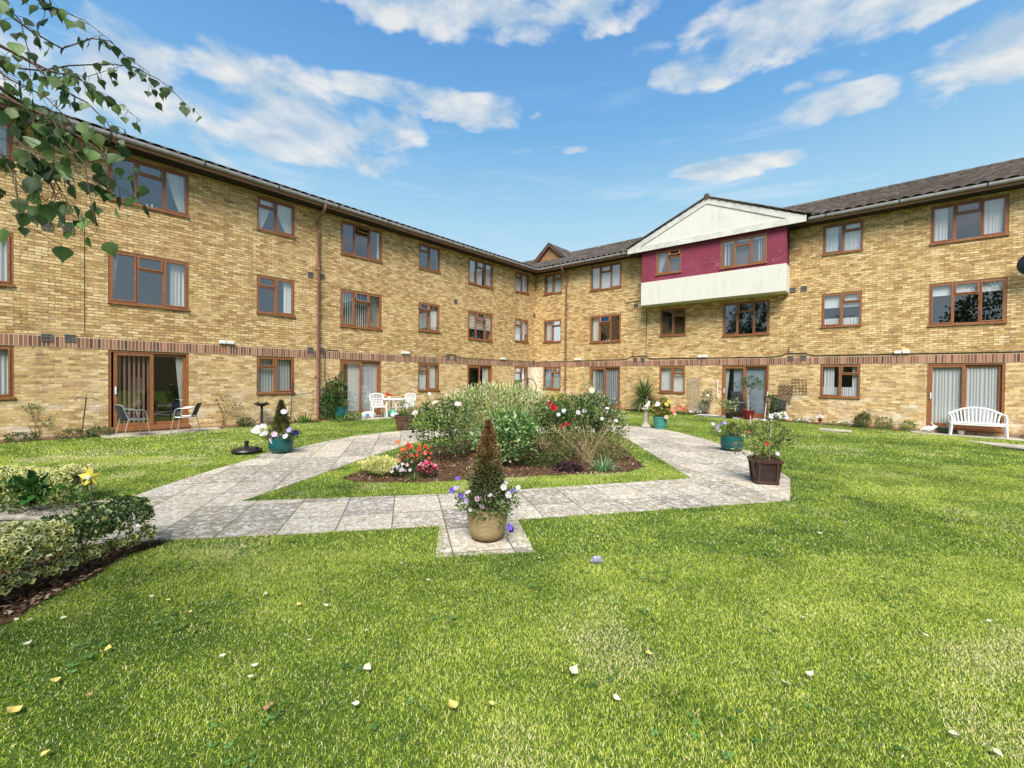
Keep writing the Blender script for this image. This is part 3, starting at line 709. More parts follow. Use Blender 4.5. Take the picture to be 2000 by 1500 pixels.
# ================================================================== ground
def pip(px, py, poly):
    ins = np.zeros(px.shape, bool); n = len(poly)
    for i in range(n):
        x1, y1 = poly[i]; x2, y2 = poly[(i+1) % n]
        c = ((y1 > py) != (y2 > py)) & (px < (x2-x1)*(py-y1)/((y2-y1)+1e-12)+x1); ins ^= c
    return ins
OUTER = [(-9., 2.92), (-3.6, 4.17), (-2.05, 4.45), (-.72, 4.72), (.1, 4.96), (1.89, 5.39), (3.71, 5.86), (4.54, 7.18), (4.95, 8.6), (5.14, 10.1), (5.2, 11.97), (5.0, 13.6), (4.6, 14.55), (3.9, 15.0), (3.3, 14.95),
         (-2.9, 13.25), (-3.6, 12.6), (-4.15, 11.77), (-4.6, 10.4), (-4.85, 9.0), (-4.98, 7.5), (-4.95, 6.2), (-4.9, 5.72), (-5.4, 5.35), (-9., 4.5)]
INNER = [(-3.4, 5.55), (-.68, 6.04), (2.9, 7.11), (3.0, 9.55), (3.12, 13.4), (-1.9, 11.9), (-2.42, 10.43), (-2.88, 8.33), (-3.22, 6.35)]
PADS = [[(-.66, 3.88), (.22, 4.04), (.08, 4.97), (-.76, 4.73)], [(-5.05, 8.75), (-4.3, 8.55), (-4.3, 9.35), (-5.0, 9.5)], [(4.9, 9.5), (5.35, 9.5), (5.35, 10.2), (4.9, 10.2)]]
BED = [(-2.62, 6.85), (-2.35, 6.62), (-1.3, 6.66), (-.3, 6.98), (.6, 7.2), (1.4, 7.38), (2.0, 7.55), (2.42, 8.0), (2.5, 9.2), (2.62, 10.6), (2.6, 12.2), (.8, 11.9), (-1.3, 11.3), (-1.75, 10.2), (-2.1, 9.0), (-2.5, 7.7)]
SOIL2 = [(-3.22, 4.2), (-3.34, 3.9), (-3.24, 3.3), (-3.20, 2.7), (-3.2, 1.9), (-4.4, 1.6), (-4.6, 3.75), (-3.55, 4.14)]
def wl(wing, u, o):
    q = world(wing, u, o); return (q.x, q.y)
PATIO = [[wl(0, -18.35, .02), wl(0, -15.7, .02), wl(0, -15.8, .75), wl(0, -18.35, .85)], [wl(0, -12.0, .02), wl(0, -9.3, .02), wl(0, -9.3, 1.25), wl(0, -11.2, 1.2), wl(0, -12.0, .5)],
         [wl(1, 15.9, .02), wl(1, 19.5, .02), wl(1, 19.5, .95), wl(1, 16.1, .85)], [wl(1, 9.2, .02), wl(1, 12.2, .02), wl(1, 12.2, .9), wl(1, 9.2, .9)], [wl(1, 17.1, 2.4), wl(1, 20.5, 2.4), wl(1, 20.5, 4.2), wl(1, 18.1, 4.2)]]
# ground sheet reaching the horizon; fine inside the court
def sheet(name, xs, ys, mt, dz=0.):
    gx, gy = np.meshgrid(xs, ys); z = gz(gx, gy)+dz; nx, ny = len(xs), len(ys)
    m = MB(); m.v = [tuple(q) for q in np.c_[gx.ravel(), gy.ravel(), z.ravel()].tolist()]
    m.f = [(j*nx+i, j*nx+i+1, (j+1)*nx+i+1, (j+1)*nx+i) for j in range(ny-1) for i in range(nx-1)]
    return m.build(name, mt)
xs = np.unique(np.r_[-400, -200, -100, -50, np.arange(-30, 31, 1.5), 50, 100, 200, 400]); ys = np.unique(np.r_[-400, -200, -100, -50, np.arange(-20, 41, 1.5), 60, 100, 200, 400])
tag(sheet('ground', xs, ys, M_lawn), kind='structure')
import mathutils.geometry as mg
def poly_sheet(name, loops, mt, dz, thick=0., sub=0):
    pts = [[Vector((x, y, 0)) for x, y in l] for l in loops]; tris = mg.tessellate_polygon(pts); flat = [p for l in pts for p in l]
    m = MB(); m.v = [(p.x, p.y, gzf(p.x, p.y)+dz) for p in flat]
    for t_ in tris:
        a, b, c = [flat[i] for i in t_]
        m.f.append(tuple(t_) if (b-a).cross(c-a).z > 0 else tuple(t_)[::-1])
    if thick:
        k = 0
        for l in pts:
            n = len(l)
            for i in range(n):
                p, q = l[i], l[(i+1) % n]; m.quad((p.x, p.y, gzf(p.x, p.y)+dz), (p.x, p.y, gzf(p.x, p.y)+dz-thick), (q.x, q.y, gzf(q.x, q.y)+dz-thick), (q.x, q.y, gzf(q.x, q.y)+dz))
    return m.build(name, mt)
def dens_loop(l, step=.5, jit=0.):
    o = []
    for i in range(len(l)):
        a, b = np.array(l[i]), np.array(l[(i+1) % len(l)]); n = max(1, int(np.hypot(*(b-a))/step))
        for k in range(n): o.append(tuple(a+(b-a)*k/n + (rng.normal(0, jit, 2) if jit else 0)))
    return o
tag(poly_sheet('path', [dens_loop(OUTER), dens_loop(INNER)], M_slab, .008, .05), kind='structure')
for p in PADS: tag(poly_sheet('paving_pad', [p], M_slab, .004, .05), kind='structure')
tag(poly_sheet('flower_bed', [dens_loop(BED, .12, .03)], M_soil, .006), kind='structure')
tag(poly_sheet('hedge_bed', [dens_loop(SOIL2, .12, .02)], M_soil, .006), kind='structure')
for p in PATIO: tag(poly_sheet('patio', [p], M_conc, .012, .08), kind='structure')
BORD = [[wl(0, -27, .02), wl(0, -.3, .02), wl(0, -1.2, .45), wl(0, -12.0, .42), wl(0, -15.5, .3), wl(0, -27, .3)], [wl(1, .3, .02), wl(1, 24, .02), wl(1, 24, .4), wl(1, 14, .5), wl(1, 5, .75), wl(1, .9, .7)]]
for p in BORD: tag(poly_sheet('border_soil', [dens_loop(p, .3, .02)], M_soil, .008), kind='structure')

# bark chips on the beds: uncountable
def chips(name, poly, n, label):
    P_ = np.array(poly); lo, hi = P_.min(0), P_.max(0); q = rng.uniform(lo, hi, (n*3, 2)); q = q[pip(q[:, 0], q[:, 1], poly)][:n]; n = len(q)
    s = rng.uniform(.008, .026, n); an = rng.uniform(0, 6.28, n); tl = rng.normal(0, .35, (n, 2))
    V = []; z = gz(q[:, 0], q[:, 1])+.012+rng.uniform(0, .012, n)
    for dx_, dy_ in ((-1, -.45), (1, -.4), (.8, .45), (-.9, .4)):
        X_ = (dx_*np.cos(an)-dy_*np.sin(an))*s; Y_ = (dx_*np.sin(an)+dy_*np.cos(an))*s; V.append(np.c_[q[:, 0]+X_, q[:, 1]+Y_, z+X_*tl[:, 0]+Y_*tl[:, 1]+.004])
    V = np.stack(V, 1).reshape(-1, 3); b = np.arange(n)*4; F = np.concatenate([np.c_[b, b+1, b+2], np.c_[b, b+2, b+3]])
    pal = np.array([(.07, .035, .02), (.16, .085, .045), (.30, .19, .11), (.50, .40, .29), (.05, .03, .02)]); C = pal[rng.choice(5, n, p=[.25, .3, .22, .11, .12])]
    tag(np_mesh(name, V, F, np.r_[C, C], M_petal), label, 'mulch', kind='stuff')
chips('bark_chips', BED, 9000, 'brown bark chips scattered over the central flower bed')
chips('bark_chips', SOIL2, 3500, 'brown bark chips under the front variegated hedge')

# ================================================================== grass
def in_court(x, y):
    lx = (x-CX)*UL.y*-1 + (y-CY)*UL.x    # signed distance into the left wing (negative on the lawn)
    rx = (x-CX)*-UR.y + (y-CY)*UR.x
    return (lx < -.05) & (rx < -.05)
BLOCK = [[(sum(q[0] for q in p)/len(p)+(a-sum(q[0] for q in p)/len(p))*.93, sum(q[1] for q in p)/len(p)+(b-sum(q[1] for q in p)/len(p))*.93) for a, b in p] for p in PADS] + PATIO + BORD + [BED, SOIL2]
def vnoise(x, y, s, seed):
    r = np.random.default_rng(seed); g = r.random((64, 64)); u, v = (x/s) % 64, (y/s) % 64
    i, j = u.astype(int) % 64, v.astype(int) % 64; f, h = u-np.floor(u), v-np.floor(v); f, h = f*f*(3-2*f), h*h*(3-2*h); i1, j1 = (i+1) % 64, (j+1) % 64
    return (g[i, j]*(1-f)+g[i1, j]*f)*(1-h)+(g[i, j1]*(1-f)+g[i1, j1]*f)*h
def grass_pts(n, x0, x1, y0, y1, edge=.0):
    x = rng.uniform(x0, x1, n); y = rng.uniform(y0, y1, n)
    k = (np.abs(x) < y*1.22+1.2) & in_court(x, y)
    x, y = x[k], y[k]
    jx, jy = x+rng.normal(0, .015, len(x))+(vnoise(x, y, .11, 41)-.5)*.13, y+rng.normal(0, .015, len(x))+(vnoise(x, y, .13, 42)-.5)*.13     # ragged edges
    bad = pip(jx, jy, OUTER) & ~pip(jx, jy, INNER)
    for p in BLOCK: bad |= pip(jx, jy, p)
    return x[~bad], y[~bad]
def grass(name, n, x0, x1, y0, y1, hgt, wid, label, seg=1):
    x, y = grass_pts(n, x0, x1, y0, y1); n = len(x)
    a = vnoise(x, y, .9, 3)*.5 + vnoise(x, y, .33, 4)*.3 + vnoise(x, y, .12, 5)*.2
    b = vnoise(x+9, y, 2.2, 6)*.6+vnoise(x, y, .5, 8)*.4; tuft = ss(.66, .80, vnoise(x, y+5, .42, 9))*ss(.45, .6, vnoise(x, y, 1.7, 12))
    h = hgt*(.55+.7*rng.random(n))*(.75+.5*a)*(1+.5*tuft); w_ = wid*(.7+.6*rng.random(n)); an = rng.uniform(0, 2*np.pi, n); la = rng.uniform(0, 2*np.pi, n); ln = h*(.25+1.3*rng.random(n))
    z = gz(x, y); cx, sy = np.cos(an)*w_/2, np.sin(an)*w_/2; lx, ly = np.cos(la)*ln, np.sin(la)*ln
    p0 = np.c_[x-cx, y-sy, z]; p1 = np.c_[x+cx, y+sy, z]; tp = np.c_[x+lx, y+ly, z+h]
    base = np.array([(.045, .10, .010), (.20, .31, .024), (.47, .58, .06), (.68, .73, .14), (.82, .74, .40)])
    t_ = np.clip(.5+(a-.5)*1.1+rng.normal(0, .30, n)-tuft*.3+(b-.5)*.6, 0, 1)*3.2
    straw = (rng.random(n) < .09+.45*ss(.54, .76, vnoise(x, y+3, .55, 21))*ss(.4, .7, b)); t_ = np.where(straw, 4., np.minimum(t_, 3.5))
    i0 = np.floor(t_).astype(int); i0 = np.minimum(i0, 3); f = (t_-i0)[:, None]; C = base[i0]*(1-f)+base[i0+1]*f
    if seg == 1:
        V = np.stack([p0, p1, tp], 1).reshape(-1, 3); F = np.arange(3*n).reshape(n, 3); CC = C
    else:
        m0 = np.c_[x-cx*.8+lx*.3, y-sy*.8+ly*.3, z+h*.6]; m1 = np.c_[x+cx*.8+lx*.3, y+sy*.8+ly*.3, z+h*.6]
        V = np.stack([p0, p1, m0, m1, tp], 1).reshape(-1, 3); q = np.arange(n)*5
        F = np.concatenate([np.c_[q, q+1, q+3], np.c_[q, q+3, q+2], np.c_[q+2, q+3, q+4]]); CC = np.r_[C, C, C]
    return tag(np_mesh(name, V, F, CC, M_grass), label, 'grass', kind='stuff')
DQ = 1.
grass('grass', int(760000*DQ), -5.5, 5.5, .9, 4.0, .014, .0034, 'short mown grass of the lawn in the foreground', 2)
grass('grass', int(620000*DQ), -10.5, 10.5, 4.0, 8.5, .019, .0058, 'short mown grass either side of the front path')
grass('grass', int(620000*DQ), -16, 19, 8.5, 25.5, .022, .011, 'short mown grass reaching back to the walls')
# clover leaves and daisies' rosettes in the near lawn
def clover(n):
    x, y = grass_pts(n, -5., 5., 1.2, 6.); k = vnoise(x, y, .4, 31) > .66; x, y = x[k], y[k]; n = len(x)
    V = []; F = []; q = 0
    s = rng.uniform(.006, .013, n); an = rng.uniform(0, 6.28, n); z = gz(x, y)+rng.uniform(.014, .034, n); vs = []
    for k in range(3):
        a = an+k*2.094; cx, cy = x+np.cos(a)*s, y+np.sin(a)*s
        for d in (0, 1.57, 3.14, 4.71): vs.append(np.c_[cx+np.cos(a+d)*s*.9, cy+np.sin(a+d)*s*.9, z+rng.normal(0, .002, n)])
    V = np.stack(vs, 1).reshape(-1, 3); b = np.arange(n)*12; F = np.concatenate([np.c_[b+4*k, b+4*k+1, b+4*k+2] for k in range(3)]+[np.c_[b+4*k, b+4*k+2, b+4*k+3] for k in range(3)])
    C = np.array((.12, .24, .06))*rng.uniform(.6, 1.5, (n, 1)); tag(np_mesh('clover', V, F, np.tile(C, (6, 1)), M_leaf), 'patches of small round clover leaves among the near grass', 'clover', kind='stuff')
clover(5000)
# ================================================================== foliage tools
def sph(n, up=0.):
    v = rng.normal(0, 1, (n, 3)); v[:, 2] += up; return v/np.linalg.norm(v, axis=1)[:, None]
def leaf_arr(P, D, Nn, L, Wd, C, fold=.25, shape='rhomb'):
    """P base points, D unit directions, Nn normals; L, Wd sizes; C colours -> V,F,C arrays of folded leaves"""
    n = len(P); S = np.cross(D, Nn); S /= np.linalg.norm(S, axis=1)[:, None]+1e-9; L = np.broadcast_to(L, n)[:, None]; Wd = np.broadcast_to(Wd, n)[:, None]
    b = P; t = P + D*L; l = P + D*L*.42 + S*Wd*.5 + Nn*Wd*fold; r = P + D*L*.42 - S*Wd*.5 + Nn*Wd*fold
    V = np.stack([b, r, t, l], 1).reshape(-1, 3); q = np.arange(n)*4
    return V, np.concatenate([np.c_[q, q+1, q+2], np.c_[q, q+2, q+3]]), np.r_[C, C]
def pick(cols, n, wts=None, jit=.25):
    c = np.array(cols)[rng.choice(len(cols), n, p=wts)]; return np.clip(c*rng.uniform(1-jit, 1+jit, (n, 1)), 0, .95)
def blob_pts(blobs, n, shell=.5, lump=.0):
    vol = np.array([b[3]*b[4]*b[5] for b in blobs])**.8; k = rng.choice(len(blobs), n, p=vol/vol.sum()); B_ = np.array(blobs)[k]
    d = sph(n); r = rng.random(n)**(1/3.)*(1-shell)+shell*rng.random(n)**.15; r = np.clip(r, 0, 1.06)
    if lump: r *= 1+lump*np.sin(d[:, 0]*5+B_[:, 0]*3)*np.cos(d[:, 1]*6+d[:, 2]*4)
    return B_[:, :3]+d*B_[:, 3:6]*r[:, None], d
def foliage(name, parent, blobs, n, L, asp, cols, wts=None, up=.5, shell=.5, lump=.15, jit=.25, zmin=None, droop=0., mt=None):
    P_, d = blob_pts(blobs, n, shell, lump)
    if zmin is not None: k = P_[:, 2] > zmin; P_, d = P_[k], d[k]
    n = len(P_); D = d*.6+sph(n)*.8; D[:, 2] += up-droop; D /= np.linalg.norm(D, axis=1)[:, None]
    Nn = sph(n, .9); Nn = Nn - D*(Nn*D).sum(1)[:, None]; Nn /= np.linalg.norm(Nn, axis=1)[:, None]+1e-9
    ll = L*rng.uniform(.6, 1.3, n); V, F, C = leaf_arr(P_, D, Nn, ll, ll*asp, pick(cols, n, wts, jit)); return np_mesh(name, V, F, C, mt or M_leaf, parent)
def stems(name, parent, base, tips, r=.006, mt=None, wob=.04, seg=5):
    m = MB()
    for tp in tips:
        b = Vector(base) + Vector((random.gauss(0, .04), random.gauss(0, .04), 0)); tp = Vector(tp); pts = []
        for k in range(6):
            q = k/5; p = b.lerp(tp, q); p.z = b.z+(tp.z-b.z)*(q**.8); p += Vector((random.gauss(0, wob), random.gauss(0, wob), 0))*(q*(1-q)*2); pts.append(p)
        m.tube(pts, [r*(1-.6*k/5) for k in range(6)], seg)
    return m.build(name, mt or M_twig, parent)
def straps(name, parent, base, n, L, wd, cols, spread=.8, arch=.6, r0=.05, stiff=False, seg=6, elmin=.1, elmax=1.4):
    """long arching blades (iris, grasses, cordyline)"""
    Vs, Fs, Cs = [], [], []; q = 0; c = pick(cols, n)
    for i in range(n):
        a = rng.uniform(0, 6.283); e_ = rng.uniform(elmin, elmax); l = L*rng.uniform(.65, 1.1); d = np.array([math.cos(a)*math.cos(e_)*spread, math.sin(a)*math.cos(e_)*spread, math.sin(e_)]); d /= np.linalg.norm(d)
        p = np.array(base)+np.array([math.cos(a), math.sin(a), 0])*rng.uniform(0, r0); s = np.array([-math.sin(a), math.cos(a), 0])
        for k in range(seg+1):
            t_ = k/seg; w_ = wd*(1-t_**1.6)*.5+.0006; Vs += [p-s*w_, p+s*w_]; p = p+d*l/seg; d = d+np.array([0, 0, -arch/seg*(1+t_*2)]); d /= np.linalg.norm(d)
        for k in range(seg):
            b = q+2*k; Fs += [(b, b+1, b+3), (b, b+3, b+2)]; Cs += [c[i], c[i]]
        q += 2*(seg+1)
    return np_mesh(name, np.array(Vs), np.array(Fs), np.array(Cs), M_leaf, parent)
def flower(parent, p, r, col, n=5, centre=None, face=(0, -1, .5), layers=1, name='flower', cup=.25):
    f = np.array(face, float)+rng.normal(0, .35, 3); f /= np.linalg.norm(f); a = np.cross(f, (0.1, .2, 1)); a /= np.linalg.norm(a); b = np.cross(f, a); V, F, C = [], [], []
    for ly in range(layers):
        rr = r*(1-.27*ly); of = ly*.6
        for k in range(n):
            an = 2*math.pi*(k+of)/n; hw = math.pi/n*1.08; q = len(V); c0 = np.array(p)+f*r*.12*ly
            V += [c0, c0+(a*math.cos(an-hw)+b*math.sin(an-hw))*rr*.62+f*rr*cup*.6, c0+(a*math.cos(an-hw*.6)+b*math.sin(an-hw*.6))*rr+f*rr*cup, c0+(a*math.cos(an+hw*.6)+b*math.sin(an+hw*.6))*rr*.97+f*rr*cup*1.1, c0+(a*math.cos(an+hw)+b*math.sin(an+hw))*rr*.62+f*rr*cup*.6]
            F += [(q, q+1, q+2), (q, q+2, q+3), (q, q+3, q+4)]; cc = np.array(col)*rng.uniform(.88, 1.1); C += [cc*.82, cc*1.05, cc*.93]  # uneven face tones paint shading into each petal
    if centre is not None:
        q = len(V); c0 = np.array(p)+f*r*.1; V += [c0+(a*math.cos(k*1.047)+b*math.sin(k*1.047))*r*.2 for k in range(6)]; F += [(q, q+k, q+k+1) for k in range(1, 5)]; C += [np.array(centre)]*4
    return np_mesh(name, np.array(V), np.array(F), np.clip(np.array(C), 0, .95), M_petal, parent)
def plant(name, label, cat, x, y, group=None, dz=0.): return thing(name, label, cat, (x, y, gzf(x, y)+dz), 0, group)
PU, PUL, WH, PK, RED, CRI, YE, DP = (.17, .10, .50), (.45, .36, .72), (.74, .71, .74), (.74, .52, .65), (.72, .035, .02), (.42, .008, .025), (.80, .72, .22), (.025, .01, .15)
GR = [(.05, .12, .02), (.11, .21, .04), (.19, .30, .07)]; DG = [(.025, .06, .015), (.055, .115, .025), (.11, .18, .05)]

# ---------------------------------------------------------------- front pot
def conifer(parent, z0, h, r, n, L, cols, tip=None, k=0.):
    t_ = rng.random(n)**.8; z = z0+h*t_; rr = r*(1-t_)**.85*(1+.10*np.sin(t_*40))+.006; a = rng.uniform(0, 6.283, n); q = rng.random(n)**.35; sp = 1+.5*(rng.random(n) < .06)*rng.random(n); rr = rr*(1+.2*np.sin(a*3+t_*11)*(1-t_)+.08*np.sin(a*7+t_*31)); P_ = np.c_[np.cos(a)*rr*q*sp, np.sin(a)*rr*q*sp, z]
    D = np.c_[np.cos(a), np.sin(a), np.full(n, .9)]+sph(n)*.55; D /= np.linalg.norm(D, axis=1)[:, None]; Nn = sph(n); Nn -= D*(Nn*D).sum(1)[:, None]; Nn /= np.linalg.norm(Nn, axis=1)[:, None]
    C = pick(cols, n)
    if tip is not None:
        br = rng.random(n) < ss(.38, .72, t_+rng.normal(0, .06, n)); C[br] = pick([(.30, .17, .065), (.58, .42, .22), (.16, .09, .04)], int(br.sum()))
    V, F, C = leaf_arr(P_, D, Nn, L*rng.uniform(.6, 1.3, n), L*.3, C); np_mesh('foliage', V, F, C, M_leaf, parent)
    m = MB(); m.tube([(0, 0, z0-.02), (0, 0, z0+h*.98), (.01, 0, z0+h+.05)], [.014, .006, .002], 6); m.build('stem', M_twig, parent)
t = plant('basket_planter', 'ribbed straw coloured round planter in the foreground with a browning cone conifer', 'plant pot', -.23, 4.36, dz=.012)
prof = [(.0, 0), (.115, 0), (.145, .012), (.162, .035)]
for i in range(20):
    z = .045+i*.0128; r_ = .165+.04*(i/19)**.8; prof += [(r_, z), (r_+.005, z+.0064), (r_, z+.0122)]
prof += [(.208, .308), (.198, .308), (.19, .27), (0., .265)]
def f_rib(t_, p, g):
    x, y, z = sep(t_, g); n = noise(t_, g, 9., 4, .7)
    c = mixc(t_, z.sm(.0, .12), (.19, .11, .035), (.50, .38, .18)); c = mixc(t_, n.sm(.45, .7)*.35, c, (.26, .18, .08))  # darker foot: shade low on the pot is put into the colour
    rb = ((z-.045)/.0128).fract(); c = mixc(t_, rb.gt(.62)*.75, c, (.09, .055, .02)); t_.links.new(c, p.inputs['Base Color'])
m = MB(); m.lathe(prof, 48); m.build('pot', mat('ribbed_straw_pot', rough=.6, fn=f_rib), t, smooth='auto')
m = MB(); m.lathe([(0, .26), (.19, .262), (.19, .272), (0, .29)], 24); m.build('compost', M_soil, t)
conifer(t, .27, .88, .215, 13000, .034, [(.02, .045, .012), (.05, .085, .022), (.13, .16, .05), (.34, .32, .15)], tip=1)
foliage('petunia_leaves', t, [(-.2, -.02, .36, .12, .12, .1), (.2, -.02, .38, .11, .12, .11), (0, -.15, .33, .2, .08, .08), (.18, -.16, .22, .06, .05, .12), (-.05, -.18, .27, .1, .04, .05)], 900, .035, .5, [(.06, .13, .03), (.14, .22, .06), (.25, .32, .12)])
for x, z, c, r_ in ((-.33, .5, PU, .034), (-.25, .45, PU, .03), (-.29, .53, PUL, .028), (-.2, .40, PUL, .026), (-.28, .62, PU, .024), (.16, .54, WH, .034), (.21, .46, WH, .036), (.3, .54, WH, .026), (.19, .585, WH, .028), (-.09, .43, PK, .03), (-.12, .27, PK, .028), (.03, .45, WH, .028),
                    (-.04, .36, PK, .032), (.22, .17, PU, .036), (.11, .22, PU, .026), (.25, .50, PU, .028), (.235, .145, DP, .03), (-.17, .5, PK, .03), (-.15, .33, WH, .022)):
    flower(t, (x, -.12-random.random()*.1, z), r_, c, 5, (.5, .45, .2) if c == WH else None)

# ---------------------------------------------------------------- teal pots
TP = [(0, 0), (.15, 0), (.18, .012), (.225, .06), (.245, .13), (.25, .20), (.245, .27), (.235, .325), (.245, .34), (.243, .352), (.225, .352), (.215, .30), (0, .29)]
t = plant('teal_pot', 'teal glazed pot by the left path with a tall cone conifer and white petunias', 'plant pot', -4.73, 9.08, dz=.012)
m = MB(); m.lathe([(r*.93, z) for r, z in TP], 40); m.build('pot', M_teal, t, smooth='auto')
conifer(t, .3, .76, .21, 6000, .042, [(.035, .06, .015), (.08, .10, .03), (.16, .15, .05), (.26, .22, .08)])
foliage('petunia_leaves', t, [(-.25, -.05, .36, .14, .14, .1), (.22, -.05, .38, .2, .12, .12), (0, -.15, .33, .24, .08, .08)], 700, .04, .5, GR)
for x, z, c in ((-.38, .45, WH), (-.25, .40, WH), (-.13, .35, PK), (-.02, .40, PK), (.1, .37, WH), (-.30, .55, WH), (.25, .48, PUL), (.38, .43, DP), (.41, .44, DP), (.34, .40, DP), (-.06, .27, PK), (-.2, .42, WH), (-.21, .56, WH), (.15, .85, WH), (-.46, .46, WH), (-.4, .52, WH), (-.09, .30, PK), (.2, .36, WH), (.02, .33, PK)):
    flower(t, (x, -.15-random.random()*.08, z), .062, c, 5, (.6, .5, .3) if c == WH else None)
t = plant('teal_pot', 'teal glazed pot on a paving slab by the right path with straggly mixed flowers', 'plant pot', 4.98, 9.98, dz=.012)
m = MB(); m.lathe([(r*.98, z*.98) for r, z in TP], 40); m.build('pot', M_teal, t, smooth='auto')
foliage('shrub', t, [(.02, 0, .46, .16, .15, .17)], 1500, .03, .4, [(.04, .07, .015), (.09, .10, .03), (.16, .15, .05)])
foliage('petunia_leaves', t, [(-.3, -.05, .42, .2, .14, .14), (.2, -.05, .36, .1, .12, .08)], 350, .05, .4, GR, shell=.8)
stems('stems', t, (0, 0, .3), [(-.5, -.1, .45), (-.4, -.1, .6), (-.45, -.1, .4), (-.3, -.12, .62), (.3, -.05, .42), (.1, -.2, .2)], .005, M_stem)
for x, z, c in ((-.5, .60, WH), (-.4, .56, PUL), (-.32, .60, PU), (-.24, .64, PUL), (-.36, .47, WH), (.29, .44, (.75, .15, .06)), (.06, .28, PUL), (.02, .22, WH), (-.42, .5, PK), (.18, .36, (.7, .66, .4))): flower(t, (x, -.14, z), .045, c, 5, (.3, .2, .35))
t = plant('teal_pot', 'teal pot beside the left edge of the white blinded patio door', 'plant pot', -6.17, 16.0)
m = MB(); m.lathe([(r*1.0, z*1.3) for r, z in TP], 32); m.build('pot', M_teal, t, smooth='auto')
foliage('leaves', t, [(.06, 0, .58, .2, .18, .17)], 500, .07, .25, GR)
t = plant('ringed_green_pot', 'ringed sea green pot of orange and cream begonias behind the stone bird pedestal', 'plant pot', 4.80, 14.3)
m = MB(); m.lathe([(0, 0), (.185, 0), (.195, .1), (.205, .1), (.205, .13), (.198, .13), (.207, .22), (.217, .22), (.217, .25), (.21, .25), (.218, .36), (.228, .36), (.228, .40), (.2, .40), (0, .36)], 32); m.build('pot', mat('sea_green_plastic', (.05, .22, .19), .4, var=.15), t, smooth='auto')
foliage('leaves', t, [(.0, 0, .58, .34, .25, .2), (.1, 0, .78, .2, .2, .2)], 800, .09, .55, [(.10, .18, .03), (.2, .26, .05), (.45, .36, .08), (.5, .28, .08)], [.4, .3, .15, .15])
for x, z, c in ((-.16, .82, WH), (-.18, .78, WH), (.1, .8, (.75, .5, .12)), (.3, .62, (.72, .25, .12)), (.33, .56, (.6, .2, .1)), (.2, .9, (.72, .55, .15)), (.1, .4, (.75, .5, .35)), (.35, .5, (.8, .75, .7))): flower(t, (x, -.25, z), .075, c, 6, None, layers=2)

# ---------------------------------------------------------------- square brown planters
def taper_box(m, b, tp, h, th=.03, hollow=True):
    s = [(-1, -1), (1, -1), (1, 1), (-1, 1)]; o = [(x*b, y*b, 0) for x, y in s]+[(x*tp, y*tp, h) for x, y in s]+[(x*(tp-th), y*(tp-th), h) for x, y in s]+[(x*(tp-th), y*(tp-th), h-.07) for x, y in s]
    m.add(o, [(3, 2, 1, 0)]+[(i, (i+1) % 4, 4+(i+1) % 4, 4+i) for i in range(4)]+[(4+i, 4+(i+1) % 4, 8+(i+1) % 4, 8+i) for i in range(4)]+[(8+i, 8+(i+1) % 4, 12+(i+1) % 4, 12+i) for i in range(4)]+[(12, 13, 14, 15)])
t = plant('square_planter', 'dark brown wooden square planter on the right tip of the path with twiggy plants', 'plant pot', 3.93, 6.85, dz=.018); t.rotation_euler = (0, 0, R(-12))
m = MB(); taper_box(m, .14, .188, .37, .025); m.build('tub', M_darkwood, t)
m = MB()
for k in range(4):
    M_ = Matrix.Rotation(k*math.pi/2, 4, 'Z'); f = .048/.37; tl = Matrix.Translation((0, -.14, 0)) @ Matrix.Rotation(math.atan(f), 4, 'X')
    for bx in ((-.155, .155, -.018, -.002, .0, .045), (-.185, .185, -.02, -.002, .325, .372), (-.145, -.11, -.016, -.002, .045, .325), (.11, .145, -.016, -.002, .045, .325)): m.box(*bx, M_ @ tl)
m.build('panel_frame', mat('red_brown_wood', (.055, .025, .019), .5, var=.35, vscale=25.), t, bevel=.003)
stems('stems', t, (0, 0, .3), [(-.33, -.02, .86), (-.2, .0, .9), (-.05, .05, .95), (.12, 0, .93), (.28, .05, .85), (-.42, -.05, .62), (.36, 0, .7), (.05, -.1, .7), (-.12, -.1, .75), (.42, .02, .78), (-.28, .1, .8), (.2, .1, .9)], .006, M_stem, .07)
foliage('leaves', t, [(-.3, 0, .78, .16, .14, .13), (-.1, 0, .82, .18, .15, .12), (.12, 0, .78, .17, .15, .16), (.32, 0, .7, .15, .13, .14), (-.36, 0, .52, .1, .1, .1), (0, -.02, .55, .24, .15, .14)], 1350, .055, .28, [(.08, .12, .03), (.17, .23, .06), (.32, .36, .14), (.25, .17, .07)], [.35, .35, .2, .1], shell=.7)
foliage('base_leaves', t, [(0, 0, .38, .19, .17, .07)], 420, .035, .5, [(.09, .10, .03), (.28, .22, .09), (.2, .1, .05)])
m = MB(); m.tube([(-.17, .05, .3), (-.19, .08, 1.02)], .005, 6); m.build('cane', M_white, t); m = MB(); m.tube([(.08, .05, .3), (.11, .09, 1.0)], .005, 6); m.build('cane', M_white, t)
for x, z, c in ((-.02, .62, (.55, .06, .03)), (.12, .47, (.75, .6, .7)), (.28, .68, (.02, .01, .02))): flower(t, (x, -.15, z), .035, c, 6, None, layers=2)
t = plant('square_planter', 'brown glazed square planter at the back end of the left path', 'plant pot', -3.23, 13.3, dz=.018); t.rotation_euler = (0, 0, R(14))
m = MB(); taper_box(m, .2, .265, .42, .03); m.build('tub', M_terra, t, bevel=.012)
m = MB()
for k in range(4):
    M_ = Matrix.Rotation(k*math.pi/2, 4, 'Z') @ Matrix.Translation((0, -.2, 0)) @ Matrix.Rotation(math.atan(.155), 4, 'X'); m.box(-.15, .15, -.012, -.002, .1, .13, M_); m.box(-.16, .16, -.012, -.002, .29, .32, M_); m.box(-.28, .28, -.02, -.002, .385, .425, M_)
